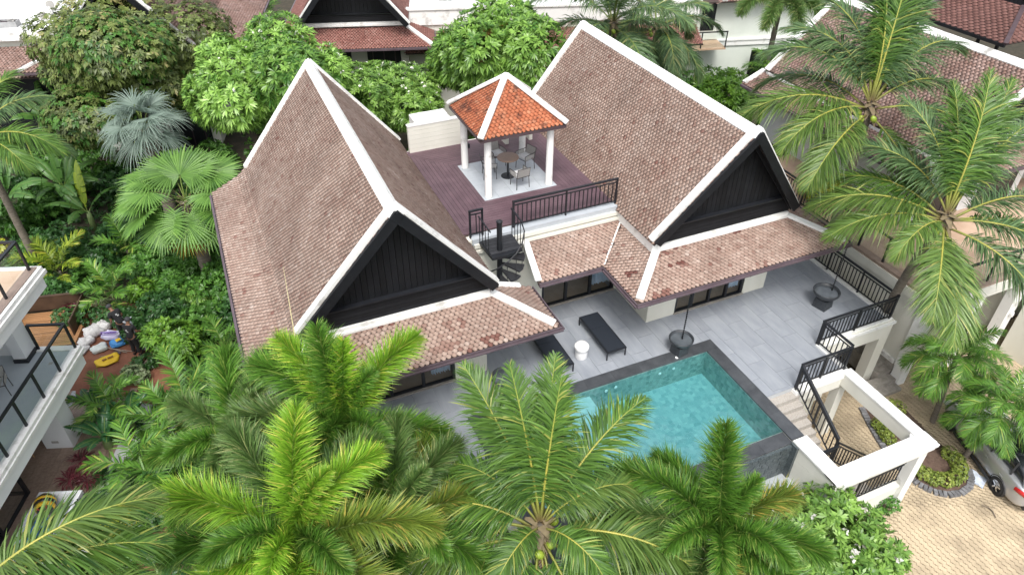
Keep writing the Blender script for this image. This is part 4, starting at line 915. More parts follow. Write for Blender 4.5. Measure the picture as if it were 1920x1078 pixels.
def glass_rail(pts, base, label, h=1.0, step=1.25, lean=0.0):
    r = empty('glass_railing', (pts[0][0],pts[0][1],base), 0, label, 'railing'); o0 = np.array((*pts[0],0)); bm = M['blackmetal']
    for a, b in zip(pts[:-1], pts[1:]):
        a, b = np.array((*a,0.))-o0, np.array((*b,0.))-o0; L = np.linalg.norm(b-a); n = max(1, round(L/step)); rz = math.atan2(b[1]-a[1], b[0]-a[0])
        for k in range(n+1): q = a+(b-a)*k/n; blk('post', bm, (q[0],q[1],h/2), (.075,.055,h), r, rz)
        MB().bar(a+(0,0,h), b+(0,0,h), .085,.06).build('top_rail', bm, r)
        for k in range(n):
            q0, q1 = a+(b-a)*(k+.05)/n, a+(b-a)*(k+.95)/n
            MB().poly([q0+(0,0,.08),q1+(0,0,.08),q1+(0,0,h-.1),q0+(0,0,h-.1)]).build('pane', M['clear'], r)
    return r
glass_rail([(7.38,2.4),(7.38,-2.22),(16,-2.22)], ZT+.05, 'black posted glass railing around the neighbouring tan terrace')
railing([(7.38,2.6),(7.38,8.0)], ZT+.05, 'black balustrade of the neighbouring terrace behind the right gable')
for k in range(4): 
    o = blkbox('concrete_step', M['concrete'], 5.6 if k<2 else 6.6,7.2,-2.6+k*.33,-2.6+k*.33+.35,G0,G0+.17*(k+1)); tag(o, ('lowest','second','third','highest')[k]+' concrete step in the passage between the two houses','step','passage steps')
o = tag(blkbox('concrete_passage', M['concrete'], 6.58,7.2,-1.27,12,G0,G0+.70), kind='structure', label='concrete passage between the two houses')
# ------------------------------------------------------------------ left building, turned about 20 degrees
LA = math.radians(-19.8)      # its long edge runs toward the viewer
lb = empty('balcony_house', (-19.42,7.75,G0), LA, 'white house with two cantilevered balconies at the left edge', 'house')
# local frame: +x to the right/out of the facade, -y toward the viewer
wt = surf('cool_white_render',(.74,.76,.78),(.82,.83,.84),.8,.6,.05,50); fl_ = surf('pale_grey_tile',(.36,.40,.44),(.43,.47,.50),1.2,.4)
ZB = 3.2
def LBox(name, mat, *b, bev=0.0): return MB().box(*b).build(name, mat, lb, bevel=bev)
LBox('balcony_slab', wt, -3.2,-.0,-14,0,ZB-.72,ZB-.02); LBox('balcony_floor', fl_, -3.2,-.16,-14,-.16,ZB-.02,ZB)
LBox('balcony_edge', M['white'], -.18,.06,-14,.06,ZB-.10,ZB+.03,bev=.01); LBox('balcony_moulding', M['white'], -.1,.10,-14,.10,ZB-.22,ZB-.105,bev=.01); LBox('balcony_edge', M['white'], -1.4,-.18,-.18,.06,ZB-.10,ZB+.03)
LBox('balcony_wall', wt, -1.7,-1.32,-.62,.0,0,5.72); LBox('wall', wt, -5,-1.7,-.3,.0,0,5.72); LBox('wall', wt, -5,-2.6,-14,-.3,ZB-.02,5.72)
LBox('wall', M['oldwhite'], -9,-2.9,-14,-.4,0,ZB-.72)
for b in ((-1.32,-1.25,-.62,-.05,ZB,ZB+.12),(-1.7,-1.25,-.69,-.62,ZB,ZB+.12),(-2.6,-2.53,-14,-.69,ZB,ZB+.12)): LBox('skirting', M['blackmetal'], *b)
blk('floor_drain', M['rope'], (-.55,-.75,ZB+.004), (.12,.12,.006), lb)
# column under the balcony
cpt = np.array(at(118,836,G0+.02))[:2]-np.array((-19.42,7.75)); cl = (cpt[0]*math.cos(-LA)-cpt[1]*math.sin(-LA), cpt[0]*math.sin(-LA)+cpt[1]*math.cos(-LA))
LBox('column', wt, cl[0]-.48,cl[0]+.42,cl[1]-.10,cl[1]+.55,0,ZB-.72); LBox('socket_plate', M['rope'], cl[0]-.2,cl[0]+.02,cl[1]-.112,cl[1]-.10,.30,.40)
# upper balcony
ul = (-.02,-.02); zu = 6.42
LBox('balcony_slab', wt, ul[0]-5,ul[0],ul[1]-12,ul[1],zu-.7,zu-.02); LBox('balcony_floor', tan, ul[0]-5,ul[0]-.14,ul[1]-12,ul[1]-.14,zu-.02,zu+.006); LBox('balcony_edge', M['white'], ul[0]-.02,ul[0]+.08,ul[1]-12,ul[1]+.08,zu-.12,zu+.0,bev=.01); LBox('balcony_moulding', M['white'], ul[0]-.05,ul[0]+.13,ul[1]-12,ul[1]+.12,zu-.26,zu-.125,bev=.01); LBox('balcony_edge', M['white'], ul[0]-5,ul[0]-.02,ul[1]-.1,ul[1]+.08,zu-.12,zu-.0); LBox('balcony_edge', surf('brown_edge_tile',(.22,.16,.13),(.3,.23,.19),3,.5), ul[0]-.3,ul[0]-.02,ul[1]-12,ul[1],zu+.001,zu+.03)
def lw(x, y): return (-19.42+x*math.cos(LA)-y*math.sin(LA), 7.75+x*math.sin(LA)+y*math.cos(LA))
glass_rail([lw(-1.22,-.06),lw(-.06,-.06),lw(-.06,-9.0)], G0+ZB+.03, 'black posted glass railing on the lower left balcony', step=1.15)
glass_rail([lw(ul[0]-2.4,ul[1]-.16),lw(ul[0]-.16,ul[1]-.16),lw(ul[0]-.16,ul[1]-7)], G0+zu+.03, 'black posted glass railing on the upper left balcony', step=1.5)
armchair((*lw(-1.42,-2.0),G0+ZB), LA+math.radians(20), 'grey rope armchair on the lower left balcony', None, False)
pot = at(8,478,3.47); r = empty('potted_plant', (pot[0],pot[1],G0+zu+.008), 0, 'yellow leaved plant in a dark pot on the upper left balcony', 'potted plant')
MB().lathe([(.12,0),(.17,.28),(.18,.3),(.14,.3)],18).build('pot', M['urnstone'], r); POT_ROOT = r
# ground floor patio
patio = tag(MB().box(-5,2.9,-9,1.2,-.03,.0).build('patio', M['grout']), 'wood plank tiled patio under the left balcony', kind='structure'); patio.location = (-19.42,7.75,G0+.03); patio.rotation_euler = (0,0,LA)
M['planktile'] = surf('wood_plank_tile',(.23,.155,.115),(.35,.26,.205),2.5,.55,stretch=(1,5,1),rand=.12,world=False)
for i in range(13):
    for j in range(8):
        x0 = -2.6+i*.26; y0 = -8+(i%3)*.4+j*1.2
        if x0 > .9 or y0 > .4: continue
        blkbox('patio_plank', M['planktile'], x0,x0+.254,y0,y0+1.194,0,.012,patio)
# glazed corner, paddling pool tray and its toys at the lower left
a = at(38,985,G0+1.0)
cg = empty('glass_screen', (*at2(10,1000,G0+.05),G0+.03), LA, 'black framed glass screen at the lower left patio', 'screen')
for x0,x1,y0,y1 in ((-.05,.05,-3,1.5),(-2.2,-.05,1.4,1.5)):
    blkbox('frame_rail', M['blackmetal'], x0,x1,y0,y1,1.1,1.2,cg); blkbox('frame_rail', M['blackmetal'], x0,x1,y0,y1,0,.08,cg)
for x, y in ((0,1.45),(0,-.1),(-1.2,1.45)): blkbox('frame_post', M['blackmetal'], x-.05,x+.05,y-.05,y+.05,.08,1.1,cg)
MB().poly([(0,-3,.08),(0,1.4,.08),(0,1.4,1.1),(0,-3,1.1)]).build('pane', M['glass'], cg); MB().poly([(-2.2,1.45,.08),(-.05,1.45,.08),(-.05,1.45,1.1),(-2.2,1.45,1.1)]).build('pane', M['glass'], cg)
tr = at2(85,985,G0+.1); ty = empty('white_tray', (tr[0],tr[1],G0+.03), LA, 'white edged play tub at the lower left patio edge', 'tub')
for b in ((-.5,.8,.9,1.0,0,.4),(-.5,-.4,-1.6,.9,0,.4),(.7,.8,-1.6,.9,0,.4),(-.4,.7,-1.6,.9,0,.05)): blkbox('tub_side' if b[5]>.1 else 'tub_floor', wt if b[5]>.1 else fl_, *b, ty)
o = empty('blue_mat', (*at2(74,985,G0+.15),G0+.09), LA+.2, 'flat blue mat in the white play tub', 'mat'); MB().box(-.40,.42,-.9,.25,0,.06).build('mat_body', surf('blue_foam',(.02,.13,.40),(.03,.18,.50),3,.6), o, bevel=.02)
bp_ = at2(88,950,G0+.25); by = empty('striped_float', (bp_[0],bp_[1],G0+.09), LA+.4, 'yellow and black striped inflatable toy in the white play tub', 'toy')
yl, bk = surf('yellow_vinyl',(.75,.42,.02),(.80,.50,.04),4,.3), surf('black_vinyl',(.02,.02,.02),(.03,.03,.03),4,.3)
for k in range(6):
    t0, t1 = -1+2*k/6, -1+2*(k+1)/6; r0, r1 = math.sqrt(max(0,1-t0*t0)), math.sqrt(max(0,1-t1*t1)); tm = (t0+t1)/2; rm = math.sqrt(1-tm*tm)
    o = MB().lathe([(r0*.30+.001,t0*.36),(rm*.31,tm*.36),(r1*.30+.001,t1*.36)],20).build('stripe', (yl,bk)[k%2], by, smooth=True); o.rotation_euler = (math.pi/2,0,0); o.location = (0,0,.3)
for x in (-.08,.08): MB().tube([(x,-.3,.42),(x*1.5,-.36,.58)],[.012,.03],8).build('feeler', M['wred'] if 'wred' in M else M.setdefault('wred', surf('red_vinyl',(.4,.04,.02),(.5,.06,.03),5,.4)), by)
oak = surf('oak_furniture',(.42,.24,.10),(.52,.32,.16),4,.5)
ch = at2(66,850,G0+.05); r = empty('wooden_chair', (ch[0]-.25,ch[1]+.1,G0+.045), LA+.3, 'light oak chair with red seat under the left balcony', 'chair')
for x in (-.22,.22):
    for y in (-.22,.22): MB().tube([(x*1.15,y*1.15,0),(x,y,.44)],[.018,.025],8).build('leg', oak, r)
MB().box(-.25,.25,-.25,.25,.44,.48).build('seat', M['wred'], r, bevel=.015); MB().box(-.24,.24,.2,.24,.62,.86).build('backrest', oak, r, bevel=.01)
for x in (-.2,.2): MB().tube([(x,.22,.46),(x,.23,.84)],.018,8).build('back_post', oak, r)
# ------------------------------------------------------------------ foliage machinery
M['coco'] = leaf('coconut_leaflet', (.025,.078,.014), (.145,.275,.045), (.32,.36,.08))
M['coco_dull'] = leaf('coconut_leaflet_grey', (.035,.088,.034), (.17,.275,.105), (.31,.33,.13))
M['coco_y'] = leaf('coconut_leaflet_yellow', (.045,.105,.02), (.18,.285,.06), (.34,.36,.10))
M['fox'] = leaf('foxtail_leaflet', (.032,.10,.014), (.135,.30,.035), (.28,.38,.08))
M['fox_y'] = leaf('foxtail_leaflet_lime', (.085,.22,.014), (.30,.53,.045), (.55,.58,.10))
M['fox_g'] = leaf('foxtail_leaflet_grey', (.042,.105,.024), (.16,.27,.07), (.32,.36,.14))
M['fox_o'] = leaf('foxtail_leaflet_ochre', (.06,.13,.018), (.24,.32,.05), (.44,.36,.08))
M['areca'] = leaf('areca_leaflet', (.035,.115,.018), (.16,.34,.045), (.34,.43,.08))
M['areca_y'] = leaf('areca_leaflet_yellow', (.09,.19,.015), (.34,.42,.035), (.5,.46,.06))
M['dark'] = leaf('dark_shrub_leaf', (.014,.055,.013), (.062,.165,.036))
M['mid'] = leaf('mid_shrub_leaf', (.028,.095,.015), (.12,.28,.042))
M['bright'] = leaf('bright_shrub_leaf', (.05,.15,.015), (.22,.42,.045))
M['plum'] = leaf('frangipani_leaf', (.045,.135,.02), (.28,.48,.09), (.40,.60,.18), rough=.35)
M['brownish'] = leaf('olive_brown_leaf', (.050,.072,.016), (.20,.26,.07), (.32,.29,.12))
M['deadfrond'] = leaf('dead_brown_leaflet', (.12,.085,.04), (.26,.19,.10), (.36,.28,.16))
M['silver'] = leaf('silver_fan_leaf', (.10,.155,.12), (.255,.33,.275), (.38,.45,.39), rough=.6)
M['fan'] = leaf('green_fan_leaf', (.04,.11,.02), (.16,.31,.06), (.32,.42,.14))
M['fan_dead'] = leaf('yellow_dying_fan_leaf', (.22,.13,.015), (.45,.28,.03), (.5,.36,.08))
M['banana'] = leaf('banana_leaf', (.025,.085,.018), (.11,.24,.05), (.26,.33,.09), rough=.35)
M['banana_b'] = leaf('torn_brown_banana_leaf', (.16,.14,.06), (.30,.28,.14), (.42,.33,.22))
M['redleaf'] = leaf('red_cordyline_leaf', (.06,.010,.014), (.20,.045,.06))
M['yellowbush'] = leaf('yellow_croton_leaf', (.16,.22,.01), (.52,.50,.03), (.6,.48,.05))
M['varieg'] = leaf('variegated_leaf', (.07,.13,.04), (.34,.42,.22), (.5,.55,.36))
M['petal'] = leaf('white_petal', (.62,.60,.52), (.80,.80,.76), rough=.5, trans=.15)
M['orangeleaf'] = leaf('orange_new_leaf', (.25,.11,.03), (.45,.26,.08))
def stalk(name, cols):
    m, nt, b = new_mat(name); a_ = N(nt,'ShaderNodeAttribute'); a_.attribute_name = 'v'; cr = N(nt,'ShaderNodeValToRGB'); cr.color_ramp.elements.remove(cr.color_ramp.elements[1])
    for i, (p_, c) in enumerate(cols):
        e = cr.color_ramp.elements[0] if i == 0 else cr.color_ramp.elements.new(p_)
        e.position = p_; e.color = rgba(c)
    nt.links.new(a_.outputs['Fac'], cr.inputs['Fac']); nt.links.new(cr.outputs[0], b.inputs['Base Color']); b.inputs['Roughness'].default_value = .5; return m
M['rachis_y'] = stalk('yellow_rachis', [(0,(.10,.065,.03)),(.05,(.14,.13,.035)),(.13,(.22,.24,.045)),(.4,(.36,.33,.06)),(1,(.20,.27,.05))]); M['rachis_g'] = stalk('green_rachis', [(0,(.09,.07,.03)),(.1,(.12,.17,.04)),(.5,(.14,.20,.04)),(1,(.12,.18,.03))]); M['rachis_b'] = surf('brown_rachis',(.12,.09,.05),(.20,.16,.09),5,.7,world=False)
M['shaft'] = surf('green_crownshaft',(.16,.24,.08),(.25,.33,.13),4,.45,world=False)
_fc = {}
def frond_mesh(kind, L, e0, droop, seed, lm, rm):
    key = (kind, round(L,1), round(e0), round(droop), seed, lm, rm)
    if key in _fc: return _fc[key]
    r = np.random.default_rng(abs(hash((kind, round(L,1), round(e0), round(droop), seed))) % 2**31 if False else int(seed*7919+e0*31+droop*17+L*101) % 2**31)
    m = 25; t = np.linspace(0,1,m); a = np.radians(e0-droop*t**1.35)
    bend = r.uniform(-.12,.12); dx = np.cos(a); dz = np.sin(a); dy = bend*t
    T = np.stack([dx,dy,dz],1); T /= np.linalg.norm(T,axis=1)[:,None]
    P = np.zeros((m,3)); P[1:] = np.cumsum((T[1:]+T[:-1])/2,0)*L/(m-1)
    Sd = np.cross((0,0,1.),T); ln = np.linalg.norm(Sd,axis=1)[:,None]; Sd = np.where(ln>.02, Sd/np.maximum(ln,1e-6), np.array((0,1.,0))); Nn = np.cross(T,Sd)
    # rachis
    rw = {'coco':.042,'fox':.030,'areca':.022,'pyg':.02}[kind]*(1-.93*t)**.8*L/3.2+.004
    V = [P+Nn*rw[:,None]*.7, P+Sd*rw[:,None]-Nn*rw[:,None]*.3, P-Sd*rw[:,None]-Nn*rw[:,None]*.3]
    V = np.stack(V,1).reshape(-1,3); i = np.arange(m-1)[:,None]*3
    RF = np.concatenate([i+np.array([[0,1,4,3]]), i+np.array([[1,2,5,4]]), i+np.array([[2,0,3,5]])])
    if kind == 'coco': n, t0, lmax, w, a0, a1 = int(165+11*L), .15, .275*L, .0152, 64, 24
    elif kind == 'areca': n, t0, lmax, w, a0, a1 = 30, .2, .34*L, .030, 58, 25
    elif kind == 'pyg': n, t0, lmax, w, a0, a1 = 84, .15, .32*L, .015, 60, 28
    else: n, t0, lmax, w, a0, a1 = 640, .07, .25*L, .0125, 62, 42
    ti = np.concatenate([np.linspace(t0,.995,n)]*2)+r.normal(0,.004,2*n); ti = np.clip(ti,t0,.999); sg = np.repeat([-1.,1.],n)
    f = ti*(m-1); k0 = np.minimum(f.astype(int),m-2); fr = (f-k0)[:,None]
    p = P[k0]*(1-fr)+P[k0+1]*fr; tt = T[k0]*(1-fr)+T[k0+1]*fr; sd = Sd[k0]*(1-fr)+Sd[k0+1]*fr; nn = Nn[k0]*(1-fr)+Nn[k0+1]*fr
    u = (ti-t0)/(1-t0); k = 2*n
    prof = np.minimum(1, .45+2.6*u)*np.minimum(1,(1.03-u)*2.4)**.7
    if kind == 'fox': prof = np.minimum(1,.5+3*u)*np.minimum(1,(1.06-u)*3.2)**.6
    ll = lmax*prof*r.uniform(.82,1.08,k)*np.where(r.random(k) < .05, .55, 1)
    an = np.radians(a0+(a1-a0)*u**1.2+r.normal(0,6 if kind != 'fox' else 8,k))
    if kind == 'fox': ll = ll*r.uniform(.82,1.08,k)
    if kind == 'fox':
        phi = np.radians(r.uniform(-65,245,k)); lat = sd*np.cos(phi)[:,None]+nn*np.sin(phi)[:,None]; grav = .10
    else:
        lift = np.radians({'coco':16,'areca':22,'pyg':18}[kind]+r.normal(0,9,k)); lat = sd*(sg*np.cos(lift))[:,None]+nn*np.sin(lift)[:,None]; grav = {'coco':.50,'areca':.30,'pyg':.5}[kind]
    d = tt*np.cos(an)[:,None]+lat*np.sin(an)[:,None]; d /= np.linalg.norm(d,axis=1)[:,None]
    wd = tt-d*(tt*d).sum(1)[:,None]; wd /= np.linalg.norm(wd,axis=1)[:,None]+1e-9
    wd = wd+r.normal(0,.28,(k,3)); wd /= np.linalg.norm(wd,axis=1)[:,None]
    ss = [0,.3,.65,1.0] if kind != 'fox' else [0,.45,1.0]; ww = [.45,1,.8,0] if kind != 'fox' else [.5,1,0]
    gq = grav*r.uniform(.35,1.5,k)*(1.15-.4*u)
    curl = r.normal(0,.08,(k,3)); verts = []
    for s, w_ in zip(ss, ww):
        c = p+d*(ll*s)[:,None]; c[:,2] -= gq*ll*s*s
        if kind == 'fox': c = c+curl*(ll*s*s)[:,None]
        # keep length when drooping
        if w_ > 0:
            h = wd*(w*w_*np.clip(ll/lmax+.35,.6,1.2)*(L/3.2)**.4)[:,None]; verts += [c-h, c+h]
        else: verts.append(c)
    q = len(verts); LV = np.stack(verts,1).reshape(-1,3); off = (np.arange(k)*q)[:,None]+len(V)
    quads = [off+np.array([[2*j,2*j+1,2*j+3,2*j+2]]) for j in range(len(ss)-2)]; tri = off+np.array([[q-3,q-2,q-1]])
    lv = np.clip(.45+.20*r.standard_normal(k)+.15*(u-.5),0,.84); old = r.random(k) < (.06 if kind != 'fox' else .10); lv[old] = 1.0
    att = np.concatenate([np.repeat(t,3), np.repeat(lv,q)])
    if kind == 'fox': att.reshape(-1)[len(V):].reshape(k,q)[:,-1] += .18      # paler tips
    AV = np.concatenate([V,LV]); FQ = np.concatenate([RF]+quads); 
    mi = np.concatenate([np.zeros(len(RF)), np.ones(len(FQ)-len(RF)+len(tri))])
    me = mesh_np('frond', AV, [FQ, tri], [M[rm], M[lm]], np.clip(att,0,1), midx=mi)
    _fc[key] = me; return me
def frond(root, kind, loc, theta, L, e0, droop, lm, rm, seed=0, name='frond'):
    """theta is the compass turn seen in the picture: 0 right, 90 away from the viewer"""
    o = link(name, frond_mesh(kind, L, e0, droop, seed, lm, rm), root); o.location = loc
    o.rotation_euler = (random.gauss(0,.05), 0, math.radians(theta)-YAW); return o
def trunk_mesh(base, heart, r0, r1, bow=(0,0), rings=26, mat='trunk', n=12):
    b, h = np.array(base,float), np.array(heart,float); pts, rad = [], []
    for k in range(rings+1):
        t = k/rings; p = b+(h-b)*t; p[0] += bow[0]*math.sin(math.pi*t); p[1] += bow[1]*math.sin(math.pi*t)
        pts.append(p); rad.append((r0+(r1-r0)*t**.7)*(1.06 if k % 2 else .97)*(1.35 if k == 0 else 1.0))
    return MB().tube(pts, rad, n)
def palm(name, label, kind, heart, base, fronds, lm, rm, r0=.16, r1=.11, bow=(0,0), group=None, cat='palm tree', coconuts=0, shaft=0.0, tr='trunk'):
    hx = np.array(heart,float); bx = np.array(base,float)
    root = empty(name, tuple(bx), 0, label, cat, group); h = hx-bx
    top = h-np.array((0,0,shaft))
    trunk_mesh((0,0,-.1), top, r0, r1, bow).build('trunk', M[tr], root, smooth=True)
    if shaft: MB().tube([top-(0,0,.02), top+(0,0,shaft*.5), h+(0,0,.1)],[r1*1.15,r1*1.1,r1*.55],12).build('crownshaft', M['shaft'], root, smooth=True)
    for i, f in enumerate(fronds):
        th, e0, L, dr = f[:4]; l2 = f[4] if len(f) > 4 else lm
        off = np.array((math.cos(math.radians(th)-YAW), math.sin(math.radians(th)-YAW), 0))*r1*(.5+.5*(e0 < 40))-np.array((0,0,.30 if e0 < 10 else .12 if e0 < 40 else 0))
        frond(root, kind, tuple(h+off+np.array((0,0,-.02*(i%5)+max(e0,0)/90*.15))), th, L, e0, dr, l2, rm, i % 4)
    if kind == 'coco':
        for k in range(16):   # brown fibrous sheaths
            a = k*2.4
            mb = MB(); ca_, sa_ = math.cos(a), math.sin(a); c = h+np.array((ca_*.06,sa_*.06,.12-.02*k)); tp = h+np.array((ca_*(.30+.05*(k%4)),sa_*(.30+.05*(k%4)),.16-.05*k)); sdv = np.array((-sa_,ca_,0))*.12
            mb.poly([c-sdv, c+sdv, tp+sdv*.3, tp-sdv*.3]); mb.build('leaf_sheath', M['rachis_b'], root)
        cm = coconut_mesh()
        for k in range(coconuts):
            a = math.radians(150+k*47); rr_ = .30+.10*(k%3); o = link('coconut', cm, root); o.location = tuple(h+np.array((math.cos(a)*rr_, math.sin(a)*rr_, -.30-.10*(k%2)))); o.scale = (1,1,1.15); o.rotation_euler = (.3*(k%3),.2,a)
    return root
_cm = []
def coconut_mesh():
    if not _cm: _cm.append(MB().lathe([(.0,-.115),(.05,-.105),(.085,-.06),(.10,0),(.088,.06),(.05,.105),(0.005,.118)],14).mesh('coconut', surf('green_coconut',(.20,.30,.03),(.34,.42,.06),6,.35,world=False), True))
    return _cm[0]
def auto_fronds(n, L, seed, emax=78, emin=-25, dr=(50,85), start=0):
    R = random.Random(seed); out_ = []
    for k in range(n):
        t = k/(n-1); e = emax+(emin-emax)*t**.9
        out_.append((start+k*137.5+R.uniform(-12,12), round((e+R.uniform(-5,5))/6)*6, round(L*(1-.18*abs(t-.45))*R.uniform(.92,1.06)*5)/5, round((dr[0]+(dr[1]-dr[0])*math.sin(math.pi*min(1,t*1.1)))/8)*8))
    return out_
def crown_mesh(name, mats, blobs, n, per, ll, lw, up=.35, spread=1.05, droop=.25, seed=0, vr=(.15,.85), inner=.25, flat=False):
    """leaf rosettes over the outside of a cluster of ellipsoid lobes"""
    r = np.random.default_rng(seed); B = np.array(blobs,float)  # cx,cy,cz,rx,ry,rz
    vol = (B[:,3]*B[:,4]+B[:,3]*B[:,5]); nb = r.choice(len(B), n*3, p=vol/vol.sum())
    d = r.standard_normal((n*3,3)); d /= np.linalg.norm(d,axis=1)[:,None]
    rad = np.where(r.random(n*3) < inner, r.uniform(.45,.9,n*3), r.uniform(.88,1.06,n*3))
    p = B[nb,:3]+d*B[nb,3:]*rad[:,None]
    q = ((p[:,None,:]-B[None,:,:3])/B[None,:,3:]); ins = ((q**2).sum(2) < .55).any(1)
    ok = np.where(~ins | (r.random(len(p)) < .12))[0][:n]; p, d = p[ok], d[ok]; n = len(p)
    ax = d/B[nb[ok],3:]; ax /= np.linalg.norm(ax,axis=1)[:,None]; ax[:,2] += up; ax /= np.linalg.norm(ax,axis=1)[:,None]
    ax = np.repeat(ax,per,0); pc = np.repeat(p,per,0); k = n*per
    a = np.cross(ax, (0.3,0.2,1.)); a /= np.linalg.norm(a,axis=1)[:,None]; b = np.cross(ax,a)
    ph = np.tile(np.arange(per)*2*math.pi/per,n)+np.repeat(r.uniform(0,6.28,n),per)+r.normal(0,.25,k)
    sp = spread*r.uniform(.7,1.2,k)
    ld = (a*np.cos(ph)[:,None]+b*np.sin(ph)[:,None])*np.sin(sp)[:,None]+ax*np.cos(sp)[:,None]
    wd = np.cross(ld, ax); wd /= np.linalg.norm(wd,axis=1)[:,None]+1e-6
    L = ll*r.uniform(.7,1.15,k)*np.repeat(r.uniform(.8,1.15,n),per); W = lw*r.uniform(.8,1.2,k)
    verts = []
    for s, w_ in ((.06,.12),(.58,1.0),(1.0,0.0)):
        c = pc+ld*(L*s)[:,None]; c[:,2] -= droop*L*s*s
        if w_: h = wd*(W*w_*.5)[:,None]; verts += [c-h, c+h]
        else: verts.append(c)
    V = np.stack(verts,1).reshape(-1,3); off = (np.arange(k)*5)[:,None]
    lob = r.normal(0,.09,len(B))[nb[ok]]
    v = np.clip(np.repeat(r.uniform(vr[0],vr[1],n)+lob,per)+r.normal(0,.10,k),0,1)
    return mesh_np(name, V, [off+np.array([[0,1,3,2]]), off+np.array([[2,3,4]])], mats, np.repeat(v,5)), p, d
def lobes(R, n, seed, squash=.75, base=0.0):
    r = random.Random(seed); out_ = [(0,0,base,R*.62,R*.62,R*.62*squash)]
    for k in range(n):
        a = k*2.399+r.uniform(-.5,.5); rr = R*r.uniform(.35,.76); z = base+R*squash*r.uniform(-.6,.62)*(1.1-rr/R*.5); s = R*r.uniform(.27,.47)
        out_.append((rr*math.cos(a), rr*math.sin(a), z, s, s, s*squash*r.uniform(.85,1.15)))
    return out_
def tree(name, label, base, crown_z, R, mat, n, per, ll, lw, seed, squash=.8, nl=10, cat='tree', group=None, flowers=0, extra=None, limbs=7, trunk_r=.12, **kw):
    root = empty(name, tuple(base), 0, label, cat, group); cz = crown_z-base[2]
    bl = lobes(R, nl, seed, squash, cz)
    me, p, d = crown_mesh('crown', [M[mat]], bl, n, per, ll, lw, seed=seed, **kw); tag(link('crown', me, root), kind='stuff')
    tb = MB(); fork = max(.3, cz-R*squash*.75); tb.tube([(0,0,-.1),(.04,.02,fork*.5),(0,0,fork)],[trunk_r*1.2,trunk_r,trunk_r*.85],9)
    for b in bl[1:1+limbs]:
        c = np.array(b[:3]); tb.tube([(0,0,fork-.05), (c*np.array((.45,.45,.5))+np.array((0,0,fork*.55))), c*.97],[trunk_r*.6,trunk_r*.42,trunk_r*.15],6)
    tb.build('trunk', M['bark'], root, smooth=True)
    if flowers:
        r = np.random.default_rng(seed+5); idx = r.choice(len(p), flowers, replace=False); fb = [(q[0],q[1],q[2],.05,.05,.05) for q in p[idx]+d[idx]*.06+np.array((0,0,.06))]
        fm_, _, _ = crown_mesh('blossom', [M['petal']], fb, flowers*3, 5, .075, .06, up=.5, spread=1.2, droop=.05, seed=seed+9, inner=0); tag(link('blossom', fm_, root), kind='stuff')
    if extra:
        em, _, _ = crown_mesh('new_leaves', [M[extra[0]]], bl[3:3+extra[2]], extra[1], per, ll, lw, seed=seed+3, **kw); tag(link('new_leaves', em, root), kind='stuff')
    return root
# broad leaves
def banana_leaf(L, W, e0, droop, seed, mat, tear=.35):
    r = np.random.default_rng(seed); m, c = 19, 7; t = np.linspace(0,1,m); a = np.radians(e0-droop*t**1.5)
    T = np.stack([np.cos(a),np.zeros(m),np.sin(a)],1); P = np.zeros((m,3)); P[1:] = np.cumsum((T[1:]+T[:-1])/2,0)*L/(m-1); Nn = np.stack([-np.sin(a),np.zeros(m),np.cos(a)],1)
    u = np.clip((t-.16)/.84,0,1); hw = W*.5*np.sin(np.pi*np.clip(u,.0,1)**.75)**.55; V = []; F = []
    for sgn in (-1,1):
        i = 0
        while i < m-1:
            j = min(m-1, i+(int(r.integers(1,4)) if r.random() < tear else 4)); sag = r.uniform(.05,.45); b0 = len(V)
            for k in range(i,j+1):
                s0 = (k-i)/(j-i); kk = min(max(k,i+.04),j-.04)
                for q in range(4):
                    s = q/3; y = sgn*hw[k]*s; gap = -.012*L*s*(s0-.5)*2
                    V.append(P[k]+T[k]*gap+Nn[k]*(.28*hw[k]*s*(1-s)*2-.9*sag*hw[k]*s*s)+np.array((0,y*(1-.12*sag),0)))
            for k in range(j-i):
                for q in range(3): a_ = b0+k*4+q; F.append((a_,a_+1,a_+5,a_+4) if sgn > 0 else (a_,a_+4,a_+5,a_+1))
            i = j
    nv = len(V); rw = .028*(1-.9*t)+.004
    for k in range(m): V += [P[k]+np.array((0,-rw[k],0.004)), P[k]+np.array((0,rw[k],0.004)), P[k]-Nn[k]*rw[k]*1.5]
    RF = []
    for k in range(m-1):
        a_ = nv+k*3; RF += [(a_,a_+1,a_+4,a_+3),(a_+1,a_+2,a_+5,a_+4),(a_+2,a_,a_+3,a_+5)]
    v = np.clip(r.normal(.5,.13,len(V)),0,.84); 
    return mesh_np('leaf', np.array(V), [np.array(F+RF)], [M[mat],M['rachis_g']], v, midx=[0]*len(F)+[1]*len(RF))
def banana(name, label, loc, leaves, mat, cat='banana plant', group=None, stem=.9, h0=None):
    root = empty(name, tuple(loc), 0, label, cat, group)
    MB().tube([(0,0,-.1),(0,0,stem*.6),(.02,.02,stem)],[.16,.13,.08],10).build('stem', M['shaft'], root, smooth=True)
    for i, (th, L, W, e0, dr, *m2) in enumerate(leaves):
        o = link('leaf', banana_leaf(L,W,e0,dr,i+int(L*10)+int(loc[0]*7)%50, m2[0] if m2 else mat), root); o.location = (0,0,stem*.92); o.rotation_euler = (random.gauss(0,.25),0,math.radians(th)-YAW)
    return root
_fanc = {}
